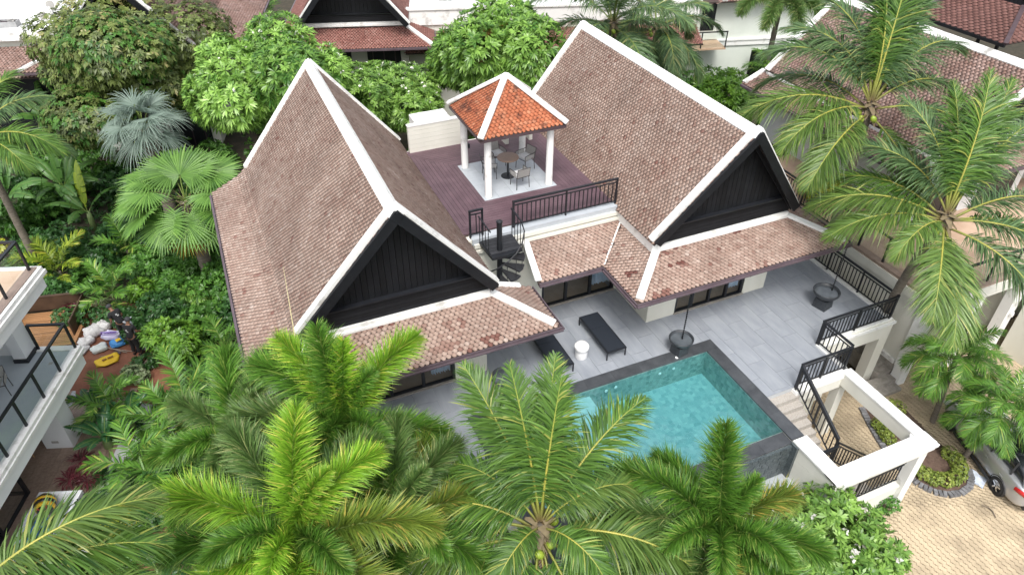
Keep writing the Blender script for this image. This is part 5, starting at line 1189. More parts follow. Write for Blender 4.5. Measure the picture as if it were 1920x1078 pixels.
def fan_leaf(R, mat, seed, petiole=1.2, e0=45, fold=.42, arc=300, nseg=44, droop=.3):
    sil = mat == 'silver'
    if sil: droop, arc = .75, 270
    key = (round(R,1),mat,seed,round(petiole,1),round(e0/10),arc)
    if key in _fanc: return _fanc[key]
    r = np.random.default_rng(seed); V = []; F = []; v = []
    a = math.radians(e0); tip = np.array((math.cos(a)*petiole,0,math.sin(a)*petiole)); ax = np.array((math.cos(a-.5),0,math.sin(a-.5))); nrm = np.array((-ax[2],0,ax[0])); sd = np.array((0,1.,0))
    da = math.radians(arc)/nseg
    for k in range(nseg):
        th = -math.radians(arc)/2+(k+.5)*da; rr = R*(.80+.2*math.cos(th*.55))*r.uniform(.88 if sil else .93,1.06); dirn = ax*math.cos(th)+sd*math.sin(th); per = -ax*math.sin(th)+sd*math.cos(th)
        b0 = len(V); lv = np.clip(r.normal(.5,.17),0,.85); dr = droop*r.uniform(.5,1.7); jt = r.normal(0,.05)
        for s, wf, f in (((.03,1,0),(.35,.9,1),(.60,.42,1),(.82,.30,.8),(1.0,0,0)) if sil else ((.03,1,0),(.35,1,1),(.66,1.0,1),(.85,.5,.8),(1.0,0,0))):
            c = tip+dirn*rr*s+nrm*(.10*math.sin(abs(th))*rr*s); c = c+np.array((0,0,-dr*rr*max(0,s-.45)**2))
            wdt = math.tan(da/2)*rr*min(s,.62)*wf if s < .9 else .002; hgt = nrm*fold*wdt*2*f
            if sil: c = c+per*(jt*rr*s*s)
            V += [c-per*wdt-hgt*.5, c+hgt, c+per*wdt-hgt*.5]; v += [lv,lv+.06,lv-.05] if s < .9 else [1,1,1]
        for j in range(4):
            q = b0+j*3; F += [(q,q+1,q+4,q+3),(q+1,q+2,q+5,q+4)]
    nf = len(F); b0 = len(V)
    for k in range(5):
        t = k/4; c = tip*t+np.array((0,0,.10*math.sin(math.pi*t)*petiole)); w_ = .03-.012*t; V += [c+sd*w_, c-sd*w_, c-nrm*w_]; v += [.5]*3
    RF = []
    for k in range(4): q = b0+k*3; RF += [(q,q+1,q+4,q+3),(q+1,q+2,q+5,q+4),(q+2,q,q+3,q+5)]
    me = mesh_np('fan_leaf', np.array(V), [np.array(F+RF)], [M[mat],M['rachis_g']], np.clip(v,0,1), midx=[0]*nf+[1]*len(RF))
    _fanc[key] = me; return me
def fan_palm(name, label, heart, base, leaves, mat, r0=.2):
    root = empty(name, tuple(base), 0, label, 'palm tree'); h = np.array(heart)-np.array(base)
    trunk_mesh((0,0,-.1), h, r0*1.2, r0).build('trunk', M['trunk'], root, smooth=True)
    for k in range(14):
        a = k*2.4; c = h+np.array((math.cos(a)*.12,math.sin(a)*.12,-.1-.02*k)); MB().bar(c, c+np.array((math.cos(a)*.22,math.sin(a)*.22,.28)),.09,.03).build('leaf_base', M['rachis_b'], root)
    for i, (th, R, e0, pet, *m2) in enumerate(leaves):
        o = link('fan_leaf', fan_leaf(R, m2[0] if m2 else mat, i % 5, pet, round(e0/10)*10), root); o.location = tuple(h); o.rotation_euler = (random.gauss(0,.12),random.gauss(0,.08),math.radians(th)-YAW)
    return root
def strap_plant(name, label, loc, n, L, w, mat, seed, cat='plant', group=None, erect=1.0, droop=.6):
    """rosette of long strap leaves from the ground"""
    root = empty(name, tuple(loc), 0, label, cat, group); r = np.random.default_rng(seed)
    me, _, _ = crown_mesh('foliage', [M[mat]], [(0,0,.1,.12,.12,.08)], max(2,n//14), 14, L, w, up=erect, spread=.95, droop=droop, seed=seed, inner=0)
    link('foliage', me, root); return root
# ------------------------------------------------------------------ palms in front
def A(px, py, z): return tuple(at(px, py, z))
def under(h, z=G0, dx=0.0, dy=0.0): return (h[0]+dx, h[1]+dy, z)
def fox(label, kind, heart, base, fr, *a, **k):
    lm = fr[0][4]
    return palm('foxtail_palm', label, kind, heart, base, fr+[(262,64,1.7,112,lm),(318,60,1.8,104,'fox'),(208,62,1.8,104,'fox'),(30,84,1.6,60,lm)], *a, **k)
hA = A(1013,985,2.6)
palm('coconut_palm','coconut palm with green nuts in front of the pool','coco',hA,under(hA,G0,.15,-.25),[
 (124,72,3.9,40),(102,82,3.8,24),(84,84,3.6,18),(68,78,3.8,28),(40,54,3.7,56),(52,62,2.2,100),(28,30,3.2,72),(-12,24,3.8,74,'coco_y'),(166,34,3.2,110),(156,24,3.4,56),(178,16,3.4,60),
 (193,6,3.8,36,'coco_y'),(212,-2,3.8,34),(246,6,3.6,60),(262,-16,3.2,40),(232,-22,3.4,40),(-38,4,3.6,66),(-62,-8,3.2,60),(12,8,3.4,70),(284,-24,3.0,50),(112,40,3.2,70),(150,58,2.6,104),(18,56,2.6,104,'coco_y'),(236,44,2.0,118),(318,40,2.2,116),(272,-40,2.6,30,'deadfrond'),(225,-45,2.6,30,'deadfrond')],'coco','rachis_y',.17,.14,coconuts=7)
hF = A(648,800,3.5)
fox('tall foxtail palm with lime fronds before the left gable','fox',hF,under(hF),[
 (112,84,2.5,22,'fox'),(50,54,2.7,62,'fox_y'),(138,60,2.6,52,'fox_y'),(160,52,2.8,72,'fox'),(182,36,2.8,72,'fox_g'),(2,16,2.4,60,'fox'),(-28,14,2.4,70,'fox_g'),(-60,8,2.4,60,'fox'),(205,18,2.6,66,'fox_g'),(80,84,2.2,16,'fox_y'),(240,4,2.4,50,'fox')],'fox','rachis_g',.15,.11,shaft=.7)
_f1 = bpy.data.objects['foxtail_palm']; _d = np.array(_f1.location); MB().tube([np.array(hF)-_d, np.array(A(556,650,4.6))-_d, np.array(A(531,500,5.9))-_d],[.022,.018,.004],6).build('old_flower_stalk', surf('dry_stalk',(.42,.36,.19),(.5,.44,.26),5,.7,world=False), _f1)
hF2 = A(556,1010,4.2)
fox('foxtail palm with yellow upright frond at the bottom left of centre','fox',hF2,under(hF2),[
 (86,76,2.5,30,'fox_y'),(168,42,2.8,76,'fox_y'),(40,58,2.3,84,'fox_y'),(212,24,2.4,72,'fox_y'),(6,34,2.7,72,'fox_o'),(284,24,2.2,60,'fox_y'),(130,56,2.6,70,'fox_g'),(330,18,2.6,64,'fox_o'),(250,8,2.4,60,'fox'),(105,48,2.6,80,'fox'),(60,40,2.6,84,'fox_g'),(190,30,2.6,80,'fox')],'fox','rachis_g',.15,.11,shaft=.7)
hF3 = A(452,838,2.6)
fox('lower foxtail palm with grey green fronds left of the lime one','fox',hF3,under(hF3),[
 (78,58,2.5,66,'fox_g'),(110,62,2.6,70,'fox'),(40,44,2.5,80,'fox_g'),(150,40,2.4,76,'fox_g'),(15,36,2.6,76,'fox'),(185,24,2.2,66,'fox'),(-20,22,2.4,70,'fox_g'),(235,10,2.2,60,'fox')],'fox','rachis_g',.14,.10,shaft=.6)
hF5 = A(742,985,2.6)
fox('shaded foxtail palm between the yellow one and the coconut palm','fox',hF5,under(hF5),[
 (92,58,2.4,72,'fox_g'),(124,50,2.4,76,'fox_o'),(55,48,2.4,76,'fox_g'),(20,34,2.4,74,'fox_o'),(165,30,2.4,72,'fox_o'),(-20,18,2.4,66,'fox'),(215,12,2.4,64,'fox'),(270,8,2.2,60,'fox'),(110,60,2.4,70,'fox'),(75,46,2.4,84,'fox_o'),(140,38,2.5,80,'fox_g')],'fox','rachis_g',.14,.10,shaft=.6)
hF4 = A(1346,1000,2.4)
fox('foxtail palm with one upright plume at the near edge of the pool','fox',hF4,under(hF4),[
 (90,80,2.6,18,'fox'),(22,40,2.3,90,'fox_o'),(150,50,2.7,84,'fox'),(-14,38,2.4,84,'fox'),(172,36,2.5,80,'fox_g'),(200,20,2.4,70,'fox_g'),(-42,22,2.4,70,'fox'),(270,14,2.2,60,'fox_o'),(120,40,2.4,86,'fox'),(300,4,2.2,50,'fox_o'),(235,10,2.3,60,'fox_g')],'fox','rachis_g',.14,.10,shaft=.6)
# ------------------------------------------------------------------ palms on the right
hB = A(1633,196,6.6)
palm('coconut_palm','coconut palm with straight trunk over the neighbouring tile roof','coco',hB,(hB[0]+.1,hB[1]-.1,1.0),[
 (95,80,4.4,40,'coco_dull'),(60,76,4.5,56,'coco'),(125,74,4.4,76,'coco_dull'),(30,60,4.5,104,'coco_dull'),(160,58,4.4,96,'coco_dull'),(8,42,3.8,120,'coco_dull'),(112,84,4.2,30,'coco'),(40,80,4.2,40,'coco_dull'),(145,66,4.2,90,'coco_dull'),(182,24,4.4,66,'coco_y'),(204,16,3.8,76,'coco_y'),(226,2,3.9,56,'coco_y'),(296,-20,3.6,40,'coco_y'),(-20,20,4.0,84,'coco_dull'),(140,30,4.2,86,'coco_dull'),(75,82,4.2,24,'coco'),(45,32,4.0,86,'coco_dull'),(110,46,4.0,80,'coco_dull')],'coco_dull','rachis_y',.17,.13,bow=(.1,.1),coconuts=3)
hC = A(1776,405,4.4)
palm('coconut_palm','leaning coconut palm over the corner of the terrace railing','coco',hC,(6.95,-1.05,G0+.5),[
 (92,84,4.2,30,'coco'),(122,74,4.0,56,'coco_dull'),(64,80,4.2,36,'coco'),(38,64,4.2,70,'coco_dull'),(105,80,4.0,36,'coco'),(140,56,3.8,80,'coco_dull'),(150,36,3.8,74,'coco'),(168,28,4.2,70,'coco_y'),(185,20,3.8,66,'coco_y'),(214,24,2.6,90,'coco_y'),(244,0,3.6,56,'coco_y'),(260,-10,4.0,46,'coco_y'),(-24,16,3.8,70,'coco_dull'),(-52,4,3.8,60,'coco_dull'),(10,30,4.2,80,'coco_dull'),(78,54,3.6,70,'coco'),(-5,10,3.8,70,'coco')],'coco','rachis_y',.17,.13,bow=(-.25,.1),coconuts=2)
hD = A(1150,42,5.2); palm('coconut_palm','coconut palm behind the right gable ridge, the left of two','coco',hD,under(hD),auto_fronds(17,4.4,11,76,-30),'coco_dull','rachis_g',.16,.13,coconuts=3)
hE = A(1232,48,4.4); palm('coconut_palm','coconut palm behind the right gable ridge, nearer the pale house','coco',hE,under(hE),auto_fronds(16,4.0,12,70,-35,start=40),'coco_dull','rachis_y',.16,.13,coconuts=4)
hT = A(1466,-2,6.0); pT = palm('foxtail_palm','foxtail palm with ivy on its trunk before the pale house','fox',hT,under(hT),[(200,34,2.6,110,'fox_g'),(240,20,2.6,90,'fox_g'),(280,24,2.6,100,'fox_g'),(320,26,2.6,100,'fox_g'),(170,44,2.6,100,'fox_g'),(0,40,2.6,100,'fox_g'),(60,60,2.6,70,'fox_g'),(120,60,2.6,80,'fox_g')],'fox_g','rachis_g',.17,.13,shaft=.7)
me_, _, _ = crown_mesh('ivy', [M['bright']], [(0,0,4.8,.22,.22,1.7)], 260, 5, .12, .09, seed=4); tag(link('ivy', me_, pT), kind='stuff')
hp1, hp2 = A(1796,670,-.35), A(1880,765,-.45)
palm('feather_palm','small curly feather palm in the hedge bed, the farther from the frame','pyg',hp1,A(1748,792,G0),auto_fronds(27,1.7,21,78,-8,(60,110)),'areca','rachis_g',.10,.075,coconuts=0,shaft=.35)
palm('feather_palm','small curly feather palm leaning over the silver car roof','pyg',hp2,A(1806,858,G0),auto_fronds(26,1.6,22,78,-8,(60,110),start=30),'areca','rachis_g',.10,.075,shaft=.35)
hq = A(1440,132,-.8); palm('feather_palm','small feather palm before the dark doors of the pale house','pyg',hq,under(hq),auto_fronds(13,1.9,23,70,0,(60,90)),'fox','rachis_g',.07,.06)
# ------------------------------------------------------------------ palms entering from the left
hG = A(-45,262,3.6); palm('coconut_palm','coconut palm whose fronds enter at the left edge','coco',hG,under(hG),[(-6,30,3.6,86),(28,50,3.4,70,'coco_dull'),(-30,30,3.2,100),(60,60,3.4,60),(8,16,3.4,70,'coco_dull'),(110,50,3.4,60),(-70,10,3.2,60)],'coco','rachis_y',.17,.13)
hH = A(-95,1130,6.2); palm('coconut_palm','coconut palm whose fronds enter at the bottom left corner','coco',hH,under(hH,G0,0,-.5),[(36,32,3.0,62,'coco_y'),(24,26,2.9,66,'coco'),(8,20,2.8,66,'coco_y'),(-12,20,2.8,70,'coco'),(-40,20,2.6,60)],'coco','rachis_y',.17,.13)
hU = A(348,376,1.2)
fan_palm('fan_palm','green fan palm with a yellow dying leaf beside the left roof',hU,under(hU),[(100,1.5,62,1.0),(135,1.4,52,1.2),(68,1.4,52,1.2),(162,1.4,28,1.5),(38,1.4,30,1.5),(10,1.35,14,1.6),(190,1.4,8,1.6),(218,1.3,0,1.6),(-20,1.35,2,1.6),(250,1.3,-8,1.4),(288,1.3,-12,1.4),(-44,1.3,-12,1.5),(270,1.1,-50,1.3,'fan_dead'),(300,.9,-54,1.2,'fan_dead'),(200,1.2,30,1.4),(-8,1.2,34,1.4)],'fan',.24)
hV = A(268,240,2.6)
fan_palm('silver_fan_palm','blue silver fan palm in front of the bushy tree',hV,under(hV),[(k*137.5, 1.18, e, 1.0) for k, e in enumerate((82,74,66,58,50,44,38,30,24,18,12,6,0,-6,-12,-18,-26,-30,34,46))],'silver',.26)
# ------------------------------------------------------------------ broad leaves on the left
banana('travellers_palm','upright pale green broad leaved plant at the left edge below the flat roof',A(45,260,G0+.6),[(100,4.2,.75,84,20),(70,4.2,.75,80,26),(130,4.0,.7,76,26),(160,3.6,.7,68,34),(45,3.8,.7,70,34),(20,3.4,.7,60,50),(190,3.4,.7,56,46)],'banana',stem=1.2)
banana('banana_plant','banana plant with torn brown leaves beside the silver fan palm',A(120,285,G0+.2),[(20,2.6,.6,58,70,'banana_b'),(50,2.6,.6,66,60,'banana_b'),(-10,2.4,.6,46,84,'banana_b'),(90,2.6,.6,78,40),(150,2.4,.6,60,70),(300,2.2,.6,50,90),(230,2.4,.6,56,80)],'banana',stem=2.0)
banana('banana_plant','dark banana plant below the silver fan palm',A(140,400,G0+.2),[(95,2.6,.65,74,50),(40,2.4,.6,58,80),(150,2.6,.6,60,70),(270,2.2,.6,44,84),(220,2.4,.6,52,86),(0,2.3,.6,50,84),(320,2.2,.6,46,90),(75,2.4,.6,84,20)],'banana',stem=1.5)
banana('banana_plant','dark banana plant at the left edge above the upper balcony',A(40,440,G0+.2),[(80,2.8,.7,72,56),(20,2.6,.65,56,80),(130,2.6,.65,62,72),(300,2.4,.6,46,90),(240,2.4,.6,50,84),(-15,2.4,.6,50,80),(60,2.2,.6,82,24)],'banana',stem=1.9)
banana('banana_plant','banana plant with one bright young leaf between the dark banana and the fan palm',A(178,430,G0),[(88,2.6,.5,80,30,'areca_y'),(30,2.2,.55,56,80),(140,2.3,.55,62,70),(270,2.0,.5,48,84),(200,2.0,.5,54,80)],'banana',stem=1.0)
for i, (px, py, n, L, lab) in enumerate(((205,838,11,1.35,'dark broad leaved heliconia clump beside the patio column'),(250,805,9,1.2,'dark broad leaved heliconia clump under the grey foxtail fronds'),(183,780,8,1.0,'low heliconia clump behind the patio column'))):
    banana('heliconia', lab, A(px,py,G0), [(k*137.5,L*random.uniform(.8,1.15),.34,random.uniform(38,78),random.uniform(40,80)) for k in range(n)],'banana_d' if 'banana_d' in M else (M.setdefault('banana_d', leaf('dark_heliconia_leaf',(.010,.05,.018),(.045,.15,.045),(.10,.22,.05),rough=.3)) and 'banana_d'),'plant',stem=.5)
for i, (px, py, L) in enumerate(((300,1078,1.0),(372,1075,.9))): banana('taro', ('large leaved taro at the bottom edge, left of the stepping slab','large leaved taro at the bottom edge, right of the stepping slab')[i], A(px,py,G0), [(k*110+20,L,.55,45,60) for k in range(4)],'banana_d','plant',stem=.3)
# ------------------------------------------------------------------ trees
tree('frangipani_tree','large frangipani tree behind the left gable roof',(*A(520,170,3.0)[:2],G0),3.2,3.4,'plum',2700,11,.38,.085,1,.92,13,flowers=120)
tree('frangipani_tree','rounded frangipani tree between the two gable roofs',(*A(728,182,1.8)[:2],G0),1.8,2.8,'plum',2300,11,.30,.07,2,.9,12,flowers=150)
tree('frangipani_tree','tall frangipani tree behind the gazebo',(*A(922,118,3.2)[:2],G0),3.2,3.2,'plum',2200,11,.42,.10,3,1.0,13,flowers=90,extra=('orangeleaf',25,4))
tree('frangipani_tree','frangipani tree with white blossom at the bottom edge beside the driveway',(*A(1585,1015,-1.2)[:2],G0),-1.2,1.5,'plum',900,10,.27,.075,4,.85,11,flowers=60,trunk_r=.07)
tree('bushy_tree','large olive brown bushy tree at the upper left',(*A(245,118,3.2)[:2],G0),3.2,4.6,'brownish',7500,8,.24,.095,5,.72,20,extra=('mid',2600,12),spread=1.25,droop=.4,limbs=12,trunk_r=.16,vr=(.05,.9))
tree('oleander_bush','bright oleander bush between the right gable and the neighbouring roof',(*A(1348,190,-.5)[:2],G0),-.4,1.9,'bright',900,8,.36,.08,6,1.0,9,cat='bush')
tree('oleander_bush','darker oleander bush lower in the gap behind the right gable',(*A(1432,222,-.8)[:2],G0),-.9,1.7,'mid',700,8,.36,.08,7,1.0,8,cat='bush')
tree('oleander_bush','small oleander bush at the far end of the gap behind the right gable',(*A(1290,150,-.8)[:2],G0),-1.2,1.4,'mid',500,8,.34,.08,8,1.0,8,cat='bush')
tree('croton_bush','bright yellow bush on the neighbouring terrace by the coconut trunk',(*A(1547,356,1.6)[:2],1.0),1.75,.85,'yellowbush',420,7,.22,.05,9,.75,7,cat='bush',trunk_r=.04)
# ------------------------------------------------------------------ garden planting on the left
R7 = random.Random(5)
def areca(px, py, n, L, mat, label, z=G0, emin=10):
    h = A(px, py, z+.5); return palm('areca_palm', label, 'areca', h, (h[0],h[1],z), [(k*137.5+R7.uniform(-15,15), 82-(82-emin)*k/(n-1), L*R7.uniform(.85,1.1), R7.choice((56,72,88))) for k in range(n)], mat, 'rachis_g', .06, .05, cat='palm')
areca(112,508,12,1.9,'areca_y','yellow green areca palm by the corner of the upper balcony')
areca(210,552,11,1.7,'areca','green areca palm above the clipped hedge')
areca(238,470,12,1.8,'areca','upright areca palm between the banana and the fan palm')
areca(425,55,13,2.6,'areca_y','bright areca palm before the brown roof at the top left of centre',0.5)
areca(505,30,9,2.2,'fox','dark palm clump between the two back roofs',0.0)
areca(212,768,13,1.5,'fox','dark feathery palm below the yellow sack')
areca(352,760,11,2.1,'areca','broad feather palm right of the work area')
areca(330,795,9,1.9,'fox','dark feather palm under the grey foxtail')
areca(262,880,10,1.9,'areca','feather palm above the purple grass')
areca(330,905,10,1.9,'fox','feather palm left of the yellow foxtail frond')
areca(420,655,8,1.5,'fox','feather palm at the foot of the left roof gutter')
def shrub(px, py, R, mat, label, n=170, per=8, ll=.22, lw=.075, squash=.8, z=G0, name='shrub', flowers=0, nl=7, cat='shrub'):
    p = A(px, py, z+R*.7); return tree(name, label, (p[0],p[1],z), z+R*.75, R, mat, n, per, ll, lw, R7.randrange(999), squash, nl, cat=cat, limbs=4, trunk_r=.035, flowers=flowers)
shrub(330,640,1.25,'bright','bright green shrub beside the two workers',420,9,.26,.085)
shrub(372,605,1.1,'mid','green shrub between the bright shrub and the left gutter',300)
shrub(300,575,.95,'dark','dark shrub behind the workers',260); shrub(402,545,1.0,'mid','green shrub below the yellow fan leaf',260); shrub(285,500,.9,'mid','mid green shrub in the middle of the planting',240)
shrub(345,500,1.0,'mid','leafy shrub under the fan palm',280,8,.3,.1); shrub(415,470,.95,'mid','leafy shrub against the left gutter',260,8,.28,.1); shrub(440,590,.9,'dark','dark shrub at the foot of the left gutter',240)
shrub(262,545,.7,'bright','small bright shrub left of the dark one behind the workers',150); shrub(190,490,.8,'dark','dark shrub under the areca palms',220); shrub(100,545,.7,'dark','dark shrub behind the wooden tub',220)
shrub(160,520,.6,'mid','mid green shrub beside the yellow areca',160); shrub(230,600,.55,'dark','low dark shrub at the end of the clipped hedge',150)
shrub(365,560,.7,'plum','shrub with rosette leaves above the bright shrub',120,9,.3,.09)
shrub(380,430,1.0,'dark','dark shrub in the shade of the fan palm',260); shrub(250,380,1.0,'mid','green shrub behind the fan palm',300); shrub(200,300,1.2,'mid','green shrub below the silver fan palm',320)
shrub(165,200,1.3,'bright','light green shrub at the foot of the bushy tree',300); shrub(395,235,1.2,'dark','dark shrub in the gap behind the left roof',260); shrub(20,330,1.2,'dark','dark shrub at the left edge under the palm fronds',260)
shrub(100,370,1.0,'dark','dark shrub among the banana plants',240); shrub(210,440,.9,'dark','dark shrub between the bananas and the upright areca',220); shrub(95,450,.9,'dark','dark shrub left of the upright areca',220)
shrub(320,850,.8,'bright','bright leafed bush above the dark feather palm',200,8,.24,.07); shrub(375,880,.7,'mid','leafy bush left of the yellow foxtail frond',180,8,.24,.075)
shrub(228,985,.75,'yellowbush','yellow green bush at the edge of the red path',420,6,.10,.05); shrub(205,1030,.6,'varieg','variegated bush at the bottom beside the red path',300,6,.11,.06); shrub(180,960,.7,'dark','dark bush beside the play tub',260,7,.14,.06)
shrub(215,1060,.6,'mid','low green bush at the bottom left edge of the red path',220,7,.13,.06); shrub(255,915,.6,'varieg','small leaved bush right of the purple grass',260,6,.12,.05)
shrub(252,700,.5,'varieg','pale cream and green bush behind the dark feathery palm',260,7,.11,.06); shrub(270,680,.45,'dark','uprooted green shrub lying on the red earth',120,8,.16,.05,.5)
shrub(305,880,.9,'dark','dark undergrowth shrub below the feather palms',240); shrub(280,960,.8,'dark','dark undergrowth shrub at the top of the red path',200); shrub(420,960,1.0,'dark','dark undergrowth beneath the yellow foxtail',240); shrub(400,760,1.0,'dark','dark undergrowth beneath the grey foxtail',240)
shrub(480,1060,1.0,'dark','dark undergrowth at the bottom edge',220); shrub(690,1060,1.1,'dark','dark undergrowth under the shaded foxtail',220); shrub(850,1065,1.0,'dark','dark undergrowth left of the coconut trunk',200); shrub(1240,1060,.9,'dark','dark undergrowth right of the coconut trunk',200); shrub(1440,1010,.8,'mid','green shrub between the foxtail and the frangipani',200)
shrub(1660,945,.45,'mid','thin shrub at the foot of the white frame pier',120,6,.10,.05)
for i, (px, py, m, lab) in enumerate(((140,578,'redleaf','dark red cordyline behind the wooden tub'),(152,868,'redleaf','purple grass clump beside the wood patio'),(136,905,'redleaf','purple grass clump at the near corner of the wood patio'),(172,900,'redleaf','purple grass clump nearest the red path'),(196,900,'dark','dark spiky clump right of the purple grass'),(228,905,'dark','dark spiky clump below the feather palm'),(275,600,'mid','strap leaved clump behind the workers'),(190,575,'varieg','pale spotted leaf plant above the clipped hedge'))):
    strap_plant('spiky_plant', lab, A(px,py,G0+.1), 84, .62 if i else .75, .045 if i else .08, m, 40+i)
# thicker middle layer of the garden
for i, (px, py, R_, m_, lab) in enumerate(((300,440,1.2,'mid','tall shrub before the fan palm trunk'),(360,455,1.1,'dark','tall leafy shrub right of the fan palm trunk'),(415,520,1.1,'mid','round shrub against the middle of the left gutter'),(250,420,1.1,'dark','dense tall shrub left of the fan palm trunk'),
 (20,410,1.3,'dark','broad leafy shrub at the left edge'),(70,390,1.2,'mid','leafy shrub between the left banana plants'),(130,470,1.0,'dark','dense shrub behind the yellow areca'),(60,480,1.0,'mid','leafy shrub behind the upper balcony corner'),(330,545,.9,'mid','rounded shrub behind the bright one'),(230,350,1.3,'dark','shrub mass under the silver fan palm'),
 (150,330,1.2,'mid','leafy shrub right of the torn banana leaves'),(90,300,1.3,'dark','dense shrub under the palm frond at the left edge'),(420,380,1.2,'dark','dense shrub under the right fan leaves'),(390,300,1.4,'mid','leafy shrub behind the left gable back corner'),(300,290,1.3,'dark','dense shrub between the two fan palms'),(260,620,.6,'dark','small shrub between the workers and the hedge'))):
    shrub(px,py,R_,'mid' if i % 3 else 'dark',lab,330,8,.27,.09)
# clipped hedge by the work area
hg = empty('hedge', A(182,598,G0+.2)[:2]+(G0,), LA, 'low clipped dark hedge above the rubble sacks', 'hedge')
me_, _, _ = crown_mesh('foliage', [M['dark']], [(x,0,.35,.42,.4,.36) for x in np.linspace(-1.3,1.3,6)], 700, 6, .11, .055, seed=3, inner=.1); tag(link('foliage', me_, hg), kind='stuff')
g_ = []
gc = np.random.default_rng(12); pts = []
while len(pts) < 2600:
    x, y = gc.uniform(-24,-14.2), gc.uniform(-6,26)
    if ((x+19.2)/2.4)**2+((y-11)/4.2)**2 < 1 or ((x+21.6)/1.9)**2+((y-13.6)/1.9)**2 < 1 or ((x+17.6)/1.7)**2+((y-1.2)/3.3)**2 < 1 or (x < -18.5-.36*(7.75-y) and y < 8.6): continue
    pts.append((x,y,G0+gc.uniform(.02,.3),.12,.12,.08))
me_, _, _ = crown_mesh('ground_cover', [M['dark']], pts, 3600, 6, .26, .08, up=.8, seed=8, inner=0); tag(link('ground_cover', me_), 'low dark green ground cover of the garden', kind='stuff')
pts = []
while len(pts) < 900:
    x, y = gc.uniform(-14.5,-1), gc.uniform(-12,-6)
    pts.append((x,y,G0+gc.uniform(.02,.3),.12,.12,.08))
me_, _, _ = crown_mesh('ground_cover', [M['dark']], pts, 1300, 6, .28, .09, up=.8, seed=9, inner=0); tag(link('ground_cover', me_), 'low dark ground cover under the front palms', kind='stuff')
pts = [(gc.uniform(-16,22),gc.uniform(12,34),G0+gc.uniform(0,.4),.2,.2,.15) for k in range(1500)]
me_, _, _ = crown_mesh('ground_cover', [M['mid']], pts, 2200, 6, .4, .13, up=.8, seed=10, inner=0); tag(link('ground_cover', me_), 'green planting between the villa and the houses behind', kind='stuff')
# leaves of the balcony pot
me_, _, _ = crown_mesh('foliage', [M['yellowbush']], [(0,0,.42,.16,.16,.12)], 30, 7, .16, .08, seed=2); link('foliage', me_, POT_ROOT)
# ------------------------------------------------------------------ planting bed by the car
mb = MB(); c_ = np.mean(bedp,0); n = len(bedp)
mb.raw([(x,y,G0) for x,y in bedp]+[(x,y,G0+.05) for x,y in bedp]+[(c_[0]+(x-c_[0])*.7,c_[1]+(y-c_[1])*.7,G0+.12) for x,y in bedp]+[(c_[0],c_[1],G0+.14)],[(i,(i+1)%n,n+(i+1)%n,n+i) for i in range(n)]+[(n+i,n+(i+1)%n,2*n+(i+1)%n,2*n+i) for i in range(n)]+[(2*n+i,2*n+(i+1)%n,3*n) for i in range(n)])
bed = tag(mb.build('planting_bed', surf('mulch_soil',(.06,.035,.025),(.15,.10,.075),5,.95,.6,40)), 'soil bed with the small palms beside the driveway', kind='structure')
edge = [np.array(p) for p in bedp[:12]]; br = MB().box(-.055,.055,-.10,.10,0,.10).mesh('edging_stone', surf('grey_edging_stone',(.10,.10,.105),(.22,.22,.23),6,.8,.3,60,rand=.25))
carry = 0.0; off_ = 0.09
for a, b in zip(edge[:-1], edge[1:]):
    L = np.linalg.norm(b-a); d = (b-a)/L; nn_ = np.array((d[1],-d[0])); s = carry
    while s < L:
        q = a+d*s-nn_*(-off_ if False else -.0)+nn_*(.06); o = link('edging_stone', br, bed); o.location = (q[0],q[1],G0+.0); o.rotation_euler = (random.gauss(0,.03),random.gauss(0,.03),math.atan2(d[1],d[0])+random.gauss(0,.05)); o.location.z += random.uniform(0,.015); s += .135
    carry = s-L
M['hedge'] = leaf('yellow_green_hedge_leaf', (.07,.12,.015), (.30,.37,.07), (.42,.44,.12))
def hedge(pts, label, R=.22, n=150, mat='hedge'):
    r = empty('hedge', (pts[0][0],pts[0][1],G0+.06), 0, label, 'hedge'); bl = [(x-pts[0][0],y-pts[0][1],.2,R,R,R*.9) for x,y in pts]
    me_, _, _ = crown_mesh('foliage', [M[mat]], bl, n*len(pts), 6, .06, .032, seed=int(n+len(pts)), inner=.15); tag(link('foliage', me_, r), kind='stuff')
    mb = MB()
    for x,y,*_ in bl: mb.tube([(x,y,-.02),(x+.02,y,.2)],[.012,.006],5)
    mb.build('stems', M['bark'], r)
arc = [(4.70,-5.2),(4.68,-5.5),(4.74,-5.8),(4.90,-6.05),(5.15,-6.22),(5.45,-6.28),(5.75,-6.22),(6.0,-6.05),(6.15,-5.8),(6.18,-5.5)]
hedge(arc, 'curved yellow green hedge at the near end of the planting bed', .24)
hedge([(5.62,-3.9),(5.70,-4.2),(5.78,-4.5),(5.86,-4.8)], 'short yellow green hedge between the two small palms'); hedge([(5.0,-3.6),(4.95,-3.9),(4.85,-4.2)], 'small pale green hedge seen through the white frame'); hedge([(6.0,-3.1),(6.2,-3.3)], 'yellow green hedge at the far end of the planting bed', .28)
r = empty('fallen_stick', A(1856,962,G0+.02), 0, 'curved dark stick lying on the block paving', 'stick'); MB().tube([(0,.3,.03),(.1,.15,.04),(.1,0,.04),(0,-.2,.03)],[.012,.02,.018,.01],6).build('wood', M['bark'], r)
r = empty('plastic_sheet', A(1822,893,G0+.02), .4, 'crumpled pale plastic sheet beside the curved hedge', 'sheet'); mb = MB(); g_ = [[(i*.11-.3,j*.12-.4,random.uniform(.0,.09)) for j in range(8)] for i in range(6)]
for i in range(5):
    for j in range(7): mb.poly([g_[i][j],g_[i+1][j],g_[i+1][j+1],g_[i][j+1]])
mb.build('film', surf('pale_film',(.45,.5,.6),(.6,.65,.72),6,.35), r)

